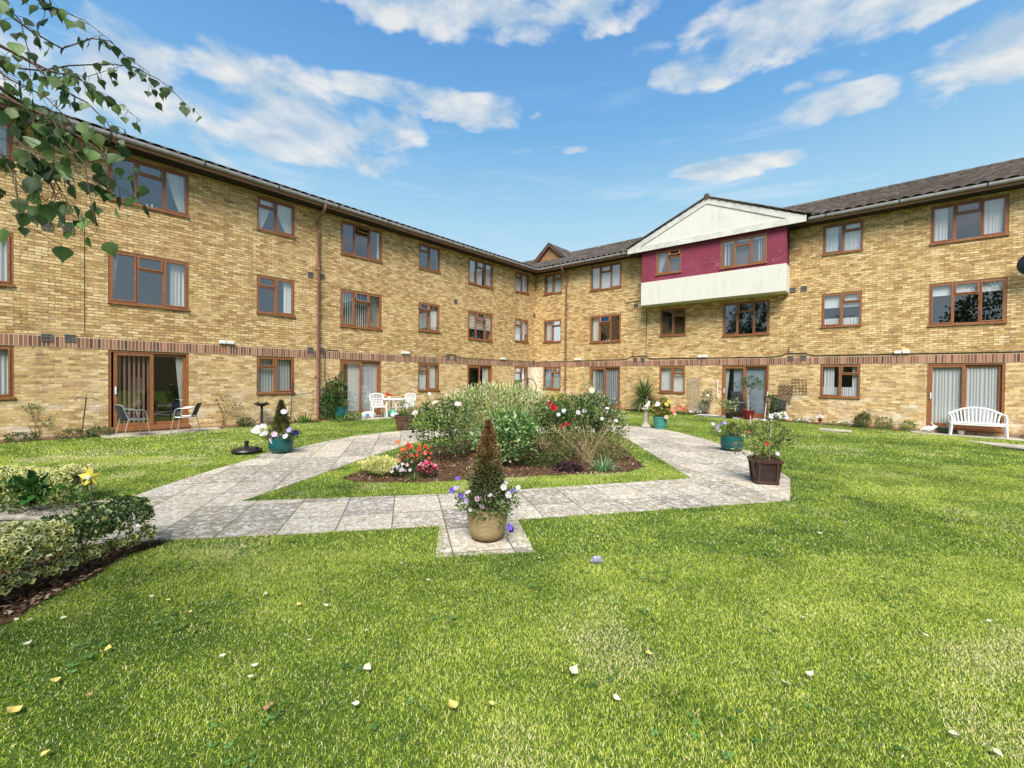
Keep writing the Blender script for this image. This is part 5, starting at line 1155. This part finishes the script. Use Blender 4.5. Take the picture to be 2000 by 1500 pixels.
for i, (x, y, h, lab) in enumerate(((-5.75, 16.05, .20, 'pale stone animal ornament nearest the teal pot by the white blinded door'), (-5.42, 16.0, .22, 'upright pale stone animal ornament before the white blinded door'))):
    t = thing('stone_ornament', lab, 'garden ornament', (x, y, -.09)); m = MB()
    pts = [(-.09, 0, .05), (-.02, 0, .075), (.05, 0, .10), (.08, 0, h-.05), (.10, 0, h)]; m.tube(pts, [.045, .06, .055, .045, .03], 10); m.tube([(.07, -.02, h-.01), (.05, -.03, h+.05)], [.014, .006], 6); m.tube([(.07, .02, h-.01), (.05, .03, h+.05)], [.014, .006], 6); m.lathe([(0, 0), (.12, 0), (.12, .03), (0, .03)], 14)
    m.build('figure', mat('pale_stone', (.66, .60, .52), .85, var=.2), t, smooth='auto')

# white plastic bench
t = thing('garden_bench', 'white plastic bench with arched slatted back before the net curtained patio door', 'bench', (14.33, 13.62, -.17), AR, None)
m = MB(); m.box(-.62, .62, -.24, .2, .38, .42); m.box(-.60, .60, -.235, -.20, .33, .38); m.build('seat', M_white, t, bevel=.012)
for sx in (-1, 1):
    m = MB(); m.tube([(sx*.60, -.20, 0), (sx*.57, -.19, .40), (sx*.585, -.20, .60)], [.035, .05, .035], 4); m.build('front_leg', M_white, t); m = MB(); m.tube([(sx*.66, .27, 0), (sx*.57, .17, .42)], [.035, .05], 4); m.build('rear_leg', M_white, t)
    m = MB(); m.tube([(sx*.585, -.22, .605), (sx*.61, -.05, .625), (sx*.62, .12, .64), (sx*.58, .25, .68)], .03, 6); m.build('armrest', M_white, t, smooth='auto')
bt = lambda q: .86-.22*abs(q)**2.2
m = MB(); m.tube([(q*.60, .27, bt(q)-.0) for q in np.linspace(-1, 1, 17)], .034, 6); m.build('top_rail', M_white, t, smooth='auto')
for i in range(13):
    q = -1+2*(i+.5)/13; m = MB(); m.tube([(q*.50, .175, .40), (q*.535, .235, .6), (q*.56, .27, bt(q)-.01)], .021, 4); m.build('slat', M_white, t)

# black parasol base
t = plant('parasol_base', 'black plastic water filled parasol base on the grass beside the teal pot', 'parasol base', -5.42, 9.05)
m = MB(); prof = [(0, .0), (.22, 0), (.27, .02), (.285, .055), (.27, .085), (.22, .105), (.12, .12), (.06, .13), (0, .132)]; m.lathe(prof, 36); m.build('tank', M_black, t, smooth='auto')
m = MB(); m.lathe([(0, .12), (.04, .12), (.035, .19), (.03, .195), (.045, .2), (.045, .245), (.03, .25), (0, .25)], 16); m.build('socket', M_black, t, smooth='auto')
m = MB(); m.tube([(.2, -.03, .10), (.235, -.06, .12), (.25, -.02, .11)], .018, 8); m.build('filler_cap', M_black, t, smooth='auto')
# bird bath
x, y = wp(0, -14.6, .4); t = plant('bird_bath', 'black pedestal bird bath against the wall below a window', 'bird bath', x, y)
m = MB(); m.lathe([(0, 0), (.13, 0), (.12, .03), (.05, .06), (.035, .15), (.045, .3), (.03, .5), (.04, .6), (.07, .63), (0, .63)], 20); m.build('pedestal', M_blackiron, t, smooth='auto')
m = MB(); m.lathe([(0, .62), (.08, .62), (.19, .67), (.235, .70), (.235, .715), (.2, .7), (.1, .66), (0, .65)], 28); m.build('bowl', M_blackiron, t, smooth='auto')
for s in (-1, 1):
    m = MB(); m.tube([(s*.13, 0, .70), (s*.13, 0, .735), (s*.13+.03, 0, .765), (s*.13+.05, 0, .77)], [.014, .022, .016, .004], 8); m.tube([(s*.13-.05, 0, .725), (s*.13, 0, .735)], [.005, .015], 6); m.build('bird_figure', M_blackiron, t, smooth='auto')
# stone pedestal with dove
t = plant('stone_pedestal', 'weathered stone bird bath pedestal at the far end of the right path', 'bird bath', 4.45, 14.62, dz=.018)
m = MB(); m.lathe([(0, 0), (.16, 0), (.17, .02), (.15, .05), (.12, .09), (.085, .14), (.075, .25), (.085, .42), (.07, .5), (.1, .55), (0, .55)], 16); m.build('column', M_stone, t, smooth='auto')
m = MB(); m.lathe([(0, .54), (.12, .55), (.19, .6), (.19, .625), (.15, .61), (0, .59)], 20); m.build('bowl', M_stone, t, smooth='auto')
t = thing('dove_figure', 'white dove figure on top of the stone pedestal', 'garden ornament', (4.47, 14.6, .495)); m = MB(); m.tube([(-.10, 0, .09), (-.03, 0, .09), (.03, 0, .14), (.045, 0, .21), (.06, 0, .25), (.09, 0, .255)], [.012, .055, .06, .035, .032, .006], 10); m.tube([(0, 0, 0), (0, 0, .1)], .03, 8); m.build('figure', M_white, t, smooth='auto')
# stone lantern
x, y = wp(1, 13.55, .45); t = plant('stone_lantern', 'small pagoda shaped stone lantern under the frilled net window', 'garden ornament', x, y)
m = MB(); m.lathe([(0, 0), (.07, 0), (.05, .05), (.05, .12), (.09, .15), (.09, .17), (0, .17)], 6); m.build('base', mat('red_stone', (.30, .10, .07), .8), t); m = MB(); m.lathe([(0, .17), (.055, .17), (.055, .25), (0, .25)], 6); m.build('lamp_chamber', M_stone, t); m = MB(); m.lathe([(0, .25), (.20, .25), (.17, .28), (.06, .35), (.03, .38), (.04, .41), (0, .45)], 6); m.build('roof', M_stone, t)
# slab, rabbit, bowls
t = thing('paving_slab', 'loose pale paving slab lying on the grass right of the stone lantern', 'paving slab', (10.35, 14.15, gzf(10.35, 14.15)+.01), AR); m = MB(); m.box(-.42, .42, -.2, .2, 0, .05); m.build('slab', M_conc, t, bevel=.008)
x, y = wp(1, 16.45, .4)
t = thing('rabbit_ornament', 'white rabbit ornament at the left foot of the net curtained patio door', 'garden ornament', (x, y, -.15), AR); m = MB(); m.tube([(-.2, 0, .06), (-.1, 0, .10), (.02, 0, .12), (.1, 0, .14), (.15, 0, .2), (.21, 0, .19)], [.03, .08, .1, .07, .06, .02], 10); m.tube([(.13, -.02, .22), (.06, -.03, .33)], [.018, .008], 6); m.tube([(.13, .02, .22), (.05, .03, .32)], [.018, .008], 6); m.build('figure', M_white, t, smooth='auto')
x, y = wp(1, 16.85, .3)
t = thing('plant_bowl', 'dark green bowl beside the white rabbit ornament', 'bowl', (x, y, -.15)); m = MB(); m.lathe([(0, 0), (.12, 0), (.2, .18), (.19, .18), (.12, .04), (0, .03)], 24); m.build('bowl', mat('dark_green_plastic', (.015, .045, .025), .4), t, smooth='auto')
x, y = wp(1, 17.2, .35)
t = thing('small_pot', 'little cream pot right of the dark green bowl', 'plant pot', (x, y, -.15)); m = MB(); m.lathe([(0, 0), (.07, 0), (.09, .12), (.08, .12), (.06, .02), (0, .02)], 16); m.build('pot', M_cur, t, smooth='auto')
x, y = wp(1, 18.75, .35)
t = thing('grey_planter', 'grey moulded planter foot behind the right end of the white bench', 'planter', (x, y, -.17), AR); m = MB(); m.lathe([(0, 0), (.26, 0), (.26, .03), (.13, .07), (.12, .38), (.16, .42), (0, .42)], 16); m.build('planter', mat('grey_moulded', (.45, .47, .46), .6), t, smooth='auto')
t = thing('dark_planter', 'tall dark planter at the extreme right edge of the lawn', 'planter', (12.42, 10.35, gzf(12.42, 10.35)), R(20)); m = MB(); taper_box(m, .16, .22, .9, .03); m.build('tub', M_black, t, bevel=.01)
# J door group
x, y = wp(1, 9.75, .75)
t = thing('door_step', 'low white and blue grey step before the half open patio door', 'step', (x, y, -.08), AR); m = MB(); m.box(-.42, .5, -.16, .16, .0, .08); m.build('base', mat('blue_grey_plastic', (.25, .30, .36), .5), t, bevel=.01); m = MB(); m.box(-.38, .46, -.18, .02, .083, .11); m.build('tread', M_white, t, bevel=.008)
x, y = wp(1, 11.25, .8)
t = plant('potted_tree', 'small standard olive tree in a dark red pot at the half open patio door', 'potted tree', x, y); m = MB(); m.lathe([(0, 0), (.16, 0), (.22, .32), (.235, .33), (.235, .37), (.2, .37), (0, .33)], 24); m.build('pot', mat('dark_red_glaze', (.16, .015, .02), .3), t, smooth='auto'); m = MB(); m.tube([(0, 0, .3), (-.02, 0, 1.0), (0, 0, 1.25)], [.025, .018, .01], 8); m.build('trunk', M_stone, t)
stems('branches', t, (0, 0, 1.0), [(-.4, 0, 1.35), (.35, 0, 1.45), (0, 0, 1.7), (-.2, 0, 1.6), (.2, 0, 1.6)], .008); foliage('leaves', t, [(-.3, 0, 1.35, .28, .2, .16), (.1, 0, 1.5, .35, .25, .2), (.35, 0, 1.35, .28, .2, .18)], 420, .085, .42, DG+[(.2, .24, .14)], shell=.6)
x, y = wp(1, 10.6, .95); t = plant('spotted_leaf_plant', 'arching pale leaved pot plant in front of the half open patio door', 'plant', x, y); m = MB(); m.lathe([(0, 0), (.12, 0), (.15, .22), (0, .22)], 16); m.build('pot', M_black, t, smooth='auto')
stems('stems', t, (0, 0, .2), [(-.45, 0, .55), (-.25, 0, .7), (.05, 0, .75), (.3, 0, .5), (-.1, 0, .9)], .007, M_stem); foliage('leaves', t, [(-.35, 0, .6, .2, .1, .12), (-.05, 0, .5, .25, .15, .2), (.2, 0, .6, .2, .12, .2)], 120, .13, .4, [(.3, .38, .14), (.5, .5, .25), (.12, .2, .06)])
def folding(label, u, o, rz, dz=0.):
    x, y = wp(1, u, o); t = thing('reclining_chair', label, 'chair', (x, y, gzf(x, y)+.02), rz, 'dark reclining chairs'); 
    m = MB(); vs = [(-.22, -.2, .42), (.22, -.2, .42), (.22, .12, .44), (-.22, .12, .44), (.22, .42, 1.05), (-.22, .42, 1.05)]; m.add(vs+[(a, b+.01, c-.02) for a, b, c in vs], [(0, 1, 2, 3), (3, 2, 4, 5), (6, 9, 8, 7), (9, 11, 10, 8)]); m.build('sling', mat('black_mesh', (.015, .015, .017), .8), t)
    for s in (-1, 1):
        m = MB(); m.tube([(s*.24, -.3, 0), (s*.24, .12, .44), (s*.24, .43, 1.07)], .012, 6); m.build('frame', M_blackiron, t); m = MB(); m.tube([(s*.24, .38, 0), (s*.24, -.18, .43)], .012, 6); m.build('rear_leg', M_blackiron, t); m = MB(); m.tube([(s*.26, -.25, .62), (s*.26, .22, .64)], .017, 6); m.build('armrest', M_alu, t)
folding('dark reclining chair with pale arms in front of the half open patio door', 11.0, .45, AR+R(60)); folding('dark folded chair against the wall right of the half open patio door', 12.2, .3, AR+R(10))
x, y = wp(1, 11.8, .7); t = plant('pole', 'white pole leaning right of the dark red pot', 'pole', x, y); m = MB(); m.tube([(0, 0, .03), (.16, .1, 1.12)], .014, 8); m.lathe([(0, 0), (.08, 0), (.06, .04), (0, .05)], 12); m.build('pole', M_white, t)
# trellises
def trellis(label, wing, u, z, nx, nz, st, mt, diag=True, rot=0., ex=1.):
    t = thing('trellis', label, 'trellis', world(wing, u, .035, z), AL if wing == 0 else AR); m = MB(); Mr = Matrix.Rotation(rot, 4, 'Y')
    W_, H_ = nx, nz; k = st
    if diag:
        s = -H_
        while s < W_+.01:
            for sg in (1, -1):
                pts = []
                x0_, x1_ = max(0, s), min(W_, s+H_)
                if x1_-x0_ > .03:
                    z0_, z1_ = x0_-s, x1_-s
                    p, q = ((x0_, z0_), (x1_, z1_)) if sg > 0 else ((x0_, H_-z0_), (x1_, H_-z1_))
                    m.tube([Mr @ Vector((p[0], .006*sg, p[1]*ex)), Mr @ Vector((q[0], .006*sg, q[1]*ex))], .011, 4)
            s += k
    else:
        for i in range(int(W_/k)+1): m.tube([Mr @ Vector((i*k, 0, 0)), Mr @ Vector((i*k, 0, H_))], .008, 4)
        for i in range(int(H_/k)+1): m.tube([Mr @ Vector((0, .01, i*k)), Mr @ Vector((W_, .01, i*k))], .008, 4)
    m.build('lattice', mt, t)
M_ptr = mat('bleached_timber', (.52, .45, .34), .85); M_dtr = mat('dark_timber', (.12, .08, .05), .85)
trellis('pale diamond trellis on the wall left of the half open patio door', 1, 8.62, .12, .56, 1.45, .14, M_ptr)
trellis('tilted dark diamond trellis right of the half open patio door', 1, 12.06, .62, .5, .75, .13, M_dtr, rot=.12)
trellis('small dark square grid trellis near the frilled net window', 1, 12.62, .95, .46, .62, .115, M_dtr, diag=False, rot=-.05)
# table lamp and furniture inside the open door
q = world(0, -17.42, -1.1, 0.); t = thing('side_table', 'small dark table inside the open patio door', 'table', (q.x, q.y, -.02)); m = MB(); m.box(-.25, .25, -.25, .25, .5, .54); m.build('tabletop', M_darkwood, t)
for sx in (-1, 1):
    for sy in (-1, 1): m = MB(); m.tube([(sx*.2, sy*.2, 0), (sx*.2, sy*.2, .5)], .02, 6); m.build('leg', M_darkwood, t)
t = thing('table_lamp', 'table lamp with a tall pale shade inside the open patio door', 'lamp', (q.x, q.y, .52)); m = MB(); m.lathe([(0, 0), (.1, 0), (.12, .1), (.08, .3), (.02, .36), (.02, .48), (0, .48)], 16); m.build('base', M_white, t, smooth='auto'); m = MB(); m.lathe([(.21, .42), (.13, .85), (.125, .85), (.205, .42)], 24, cap=False); m.build('lamp_shade', M_cur, t, smooth='auto')
# grey stone in the lawn
t = plant('stone', 'grey stone lying alone on the near lawn right of the straw coloured planter', 'stone', .75, 3.79); m = MB(); m.tube([(-.055, 0, .02), (-.03, .0, .035), (.02, .01, .035), (.05, 0, .02)], [.012, .032, .034, .012], 8); m.build('stone', mat('grey_stone', (.28, .29, .34), .7, var=.5, vscale=30., bump=.5), t, smooth='auto')

# fallen birch leaves, each its own thing
def leaf_outline(L, Wd):
    h = [(0, 0), (.12, .30), (.28, .5), (.42, .47), (.58, .36), (.74, .2), (.88, .07), (1., 0)]
    return [(a*L, b*Wd) for a, b in h]
def flat_leaf(L, Wd, curl):
    o = leaf_outline(L, Wd); vs = []; fs = []
    for a, b in o: vs += [(a, 0, .003+curl*(a/L-.4)**2), (a, b, .003+curl*(a/L-.4)**2+abs(b)*.5), (a, -b, .003+curl*(a/L-.4)**2+abs(b)*.25)]
    for i in range(len(o)-1): fs += [(3*i, 3*i+3, 3*i+4, 3*i+1), (3*i, 3*i+2, 3*i+5, 3*i+3)]
    return vs, fs
fl = []
for L, Wd, cu, mt in ((.045, .04, .02, mat('yellow_leaf', (.62, .48, .12), .7, var=.3, vscale=40.)), (.05, .035, .03, mat('pale_leaf', (.55, .50, .36), .8, var=.3, vscale=40.)), (.035, .03, .04, mat('brown_leaf', (.30, .17, .09), .8, var=.3, vscale=40.))):
    m = MB(); m.add(*flat_leaf(L, Wd, cu)); me = m.build('fallen_leaf', mt); fl.append(me)
LFm = [(-0.25,2.06,0,1.3),(0.33,2.31,1,1.4),(-0.78,2.37,1,1.1),(0.78,2.51,0,0.9),(-2.32,2.24,0,1.0),(-2.29,2.0,0,1.4),(-2.29,2.49,0,0.9),(-1.43,2.99,0,0.8),(-2.35,3.04,0,0.7),(-2.5,3.09,1,0.7),(-1.76,3.15,1,0.8),(-2.86,2.8,1,0.7),(-3.1,2.77,1,0.7),(-3.04,2.77,1,0.7),(-2.78,2.51,1,0.9),(0.51,2.16,1,0.9),(-0.07,2.09,0,0.7),(-0.71,2.09,1,0.8),(-1.23,2.98,1,0.8),(-1.14,2.07,2,0.9),(-1.12,2.09,2,0.7),(-1.34,2.28,1,0.8),(-1.35,2.36,1,0.8),(-1.58,2.45,1,0.8),(-0.29,3.51,2,0.7),(-0.04,3.23,0,0.7),(-0.64,3.38,1,0.6),(-0.92,3.69,1,0.7),(1.67,5.08,1,0.9),(0.87,4.38,1,0.7),(2.06,4.51,1,0.7),(1.95,2.89,1,0.7),(1.44,2.24,1,1.1),(1.58,2.32,1,1.0),(3.18,4.5,1,0.9),(2.57,2.69,1,0.8),(3.16,2.9,1,0.8),(1.99,2.93,1,0.6),(1.97,1.96,1,0.9),(2.07,1.87,1,0.8),(-2.02,2.12,2,0.8),(-1.9,1.81,0,0.8),(-0.62,4.04,1,0.8),(-1.45,4.08,1,0.6),(-2.1,2.88,0,0.6),(-2.4,3.99,1,0.7),(0.24,3.83,1,0.6),(-1.19,2.59,1,0.5),(-0.88,2.7,1,0.6),(0.95,2.97,1,0.6)]      # x, y, kind, size on the lawn
NM = ['yellow heart shaped fallen birch leaf lying on the lawn', 'pale dry fallen birch leaf lying on the lawn', 'small curled brown fallen leaf lying on the lawn']; used = set()
for i, (x, y, k, s) in enumerate(LFm):
    o = fl[k] if k not in used else fl[k].copy()
    if k in used: COL.objects.link(o)
    used.add(k); o.location = (x, y, gzf(x, y)+.030); o.rotation_euler = (random.uniform(-.3, .3), random.uniform(-.3, .3), random.uniform(0, 6.28)); o.scale = (s, s, s)
    tag(o, NM[k], 'leaf', ['yellow fallen leaves on the lawn', 'pale fallen leaves on the lawn', 'brown fallen leaves on the lawn'][k])

# ================================================================== silver birch reaching in at the top left
TW = [[(-2.25, 1.7, 2.767), (-2.074, 1.8, 2.785), (-1.994, 1.9, 2.752), (-1.916, 2.0, 2.799), (-1.819, 2.1, 2.927)],
 [(-1.952, 1.6, 2.909), (-1.9, 1.7, 2.924), (-1.857, 1.8, 2.94), (-1.83, 1.9, 2.969), (-1.812, 2.0, 2.963)],
 [(-2.075, 1.8, 2.704), (-1.91, 1.8, 2.689), (-1.896, 1.9, 2.779), (-1.824, 2.0, 2.857), (-1.795, 2.1, 2.915), (-1.755, 2.2, 2.923), (-1.679, 2.2, 2.861), (-1.676, 2.3, 2.847), (-1.629, 2.3, 2.816)],
 [(-1.95, 1.8, 2.848), (-1.928, 1.9, 2.85), (-1.893, 2.0, 2.969), (-1.812, 2.0, 2.959), (-1.831, 2.1, 2.963), (-1.723, 2.1, 2.892), (-1.699, 2.1, 2.773)],
 [(-1.765, 1.7, 2.618), (-1.765, 1.8, 2.666), (-1.755, 1.9, 2.647), (-1.756, 2.0, 2.664), (-1.675, 2.0, 2.608)],
 [(-1.734, 1.6, 2.586), (-1.643, 1.6, 2.496), (-1.629, 1.7, 2.503), (-1.642, 1.8, 2.483), (-1.591, 1.8, 2.36), (-1.529, 1.8, 2.258)],
 [(-1.646, 1.4, 2.382), (-1.661, 1.5, 2.38), (-1.558, 1.5, 2.312), (-1.57, 1.6, 2.278), (-1.478, 1.6, 2.206), (-1.405, 1.6, 2.125)],
 [(-1.646, 1.4, 2.318), (-1.583, 1.4, 2.223), (-1.519, 1.4, 2.16), (-1.558, 1.5, 2.141), (-1.507, 1.5, 2.056), (-1.516, 1.5, 1.97)],
 [(-1.558, 1.5, 2.329), (-1.506, 1.5, 2.245), (-1.446, 1.5, 2.177), (-1.429, 1.5, 2.074), (-1.404, 1.5, 1.946)],
 [(-1.663, 1.4, 2.238), (-1.615, 1.4, 2.159), (-1.567, 1.4, 2.08), (-1.559, 1.4, 2.0), (-1.56, 1.4, 1.935)],
 [(-1.808, 1.6, 2.476), (-1.735, 1.6, 2.386), (-1.662, 1.6, 2.277), (-1.644, 1.6, 2.186), (-1.663, 1.6, 2.076)],
 [(-1.552, 1.6, 2.315), (-1.478, 1.6, 2.261), (-1.432, 1.6, 2.188), (-1.438, 1.6, 2.134)],
 [(-1.916, 1.6, 2.765), (-1.825, 1.6, 2.784), (-1.881, 1.7, 2.809), (-1.852, 1.7, 2.694), (-1.843, 1.7, 2.598)],
 [(-1.991, 1.8, 3.03), (-1.888, 1.8, 2.95), (-1.899, 1.8, 2.889)],
 [(-1.797, 1.5, 2.565), (-1.712, 1.5, 2.464), (-1.643, 1.5, 2.431), (-1.575, 1.5, 2.398), (-1.506, 1.5, 2.33), (-1.455, 1.5, 2.279)]]
t = thing('birch_tree', 'silver birch whose drooping leafy twigs hang in at the top left', 'tree', (-3.1, .9, gzf(-3.1, .9))); T0 = Vector(t.location)
m = MB(); m.tube([Vector(p) for p in ((0, 0, 0), (.03, .02, 1.2), (-.02, .05, 2.6), (.05, 0, 4.2), (0, .1, 6.2), (.05, 0, 8.)  )], [.13, .10, .09, .07, .045, .02], 14); m.build('trunk', M_bark, t, smooth='auto')
bm_ = MB(); 
for k, tw in enumerate(TW):
    s = Vector(tw[0])-T0; src = Vector((.0, .03, s.z+.25+.1*(k % 4))); mid_ = src.lerp(s, .55)+Vector((0, 0, .12)); bm_.tube([src, mid_, s], [.02, .009, .004], 6)
bm_.build('branches', M_twig, t, smooth='auto')
P_, D_, N_, L_ = [], [], [], []; tm = MB()
dense = {0: 1.1, 1: 1.0, 2: .72, 3: .75, 4: 1.2, 5: 1.15, 6: 1.7, 7: 2.1, 8: 1.35, 9: 2.3, 10: 2.2, 11: .9, 12: 1.0, 13: 1., 14: 1.9}
for ti, tw in enumerate(TW):
    pts = [Vector(p)-T0 for p in tw]; ln = sum((pts[i+1]-pts[i]).length for i in range(len(pts)-1)); tm.tube(pts, [.0035*(1-.75*i/(len(pts)-1)) for i in range(len(pts))], 5)
    n = max(3, int(ln/.027*dense[ti]))
    for i in range(n+1):
        s = ln*i/n; j = 0
        while j < len(pts)-2 and s > (pts[j+1]-pts[j]).length: s -= (pts[j+1]-pts[j]).length; j += 1
        p = pts[j].lerp(pts[j+1], min(1, s/max((pts[j+1]-pts[j]).length, 1e-6))); spread = .022*dense[ti]
        off = Vector((random.gauss(0, spread), random.gauss(0, spread*1.4), random.gauss(-.012, spread*.8))); b = p+off; tm.tube([p, p+off*.5+Vector((0, 0, .004)), b], .0009, 4)
        d = Vector((random.gauss(.1, .35), random.gauss(0, .35), -1.)).normalized(); P_.append(b); D_.append(d); L_.append(random.uniform(.030, .056)*(1.15 if ti in (6, 7, 9, 10) else 1))
        nn = Vector((random.gauss(0, .8), -1. if random.random() < .75 else .6, random.gauss(.35, .5))); nn = (nn-d*nn.dot(d)).normalized(); N_.append(nn)
tm.build('twigs', M_twig, t)
V, F, C = [], [], []
for b, d, nn, L in zip(P_, D_, N_, L_):
    s = d.cross(nn); Wd = L*random.uniform(.78, .98); q = len(V); c = np.array([(.03, .065, .016), (.06, .12, .028), (.12, .20, .055), (.24, .32, .17)])[rng.choice(4, p=[.38, .32, .2, .1])]*rng.uniform(.75, 1.25)
    ol = [(0, 0), (.03, .2), (.10, .38), (.16, .36), (.22, .49), (.28, .45), (.34, .5), (.40, .43), (.46, .45), (.53, .33), (.6, .33), (.68, .2), (.76, .16), (.86, .06), (1.08, 0)]; cv = random.uniform(-.25, .35); fo = random.uniform(.05, .4)
    mid = [b+d*(a*L)+nn*(cv*L*(a-.3)**2) for a, _ in ol]
    for (a, w_), mp in zip(ol, mid): V += [mp, mp+s*(w_*Wd)+nn*(w_*Wd*fo), mp-s*(w_*Wd)+nn*(w_*Wd*fo)]
    for i in range(len(ol)-1):
        a0, a1 = q+3*i, q+3*i+3
        F += [(a0, a1, a1+1), (a0, a1+1, a0+1), (a0, a0+2, a1+2), (a0, a1+2, a1)]; C += [c*1.1, c*1.1, c*.9, c*.9]
np_mesh('leaves', np.array([tuple(v) for v in V]), np.array(F), np.clip(np.array(C), 0, 1), M_leaf, t)
foliage('crown', t, [(0, 0, 5.2, 1.3, 1.3, 1.6), (-.8, -.5, 4.0, 1.1, 1.0, .9), (-.4, -.9, 3.0, .8, .7, .6)], 7000, .06, .8, DG+[(.12, .2, .05)], up=-.6, shell=.5, lump=.3)
# trees behind the camera, mirrored in the right wing's panes
for i, (x, y, h, lab) in enumerate(((-1., -9.5, 9.5, 'broad tree behind the camera mirrored in the middle storey panes'), (-18., -3., 12., 'tall tree behind the camera on the left side, mirrored below the bay'))):
    t = thing('garden_tree', lab, 'tree', (x, y, -.12)); m = MB(); m.tube([(0, 0, 0), (.1, 0, h*.3), (0, .1, h*.7)], [.22, .16, .06], 10); m.build('trunk', M_twig, t)
    foliage('crown', t, [(0, 0, h*.65, 2.6, 2.4, h*.28), (1.3, .5, h*.5, 1.5, 1.5, 1.5), (-1.4, 0, h*.55, 1.6, 1.5, 1.5)], 5000, .25, .6, DG, shell=.5, lump=.3)
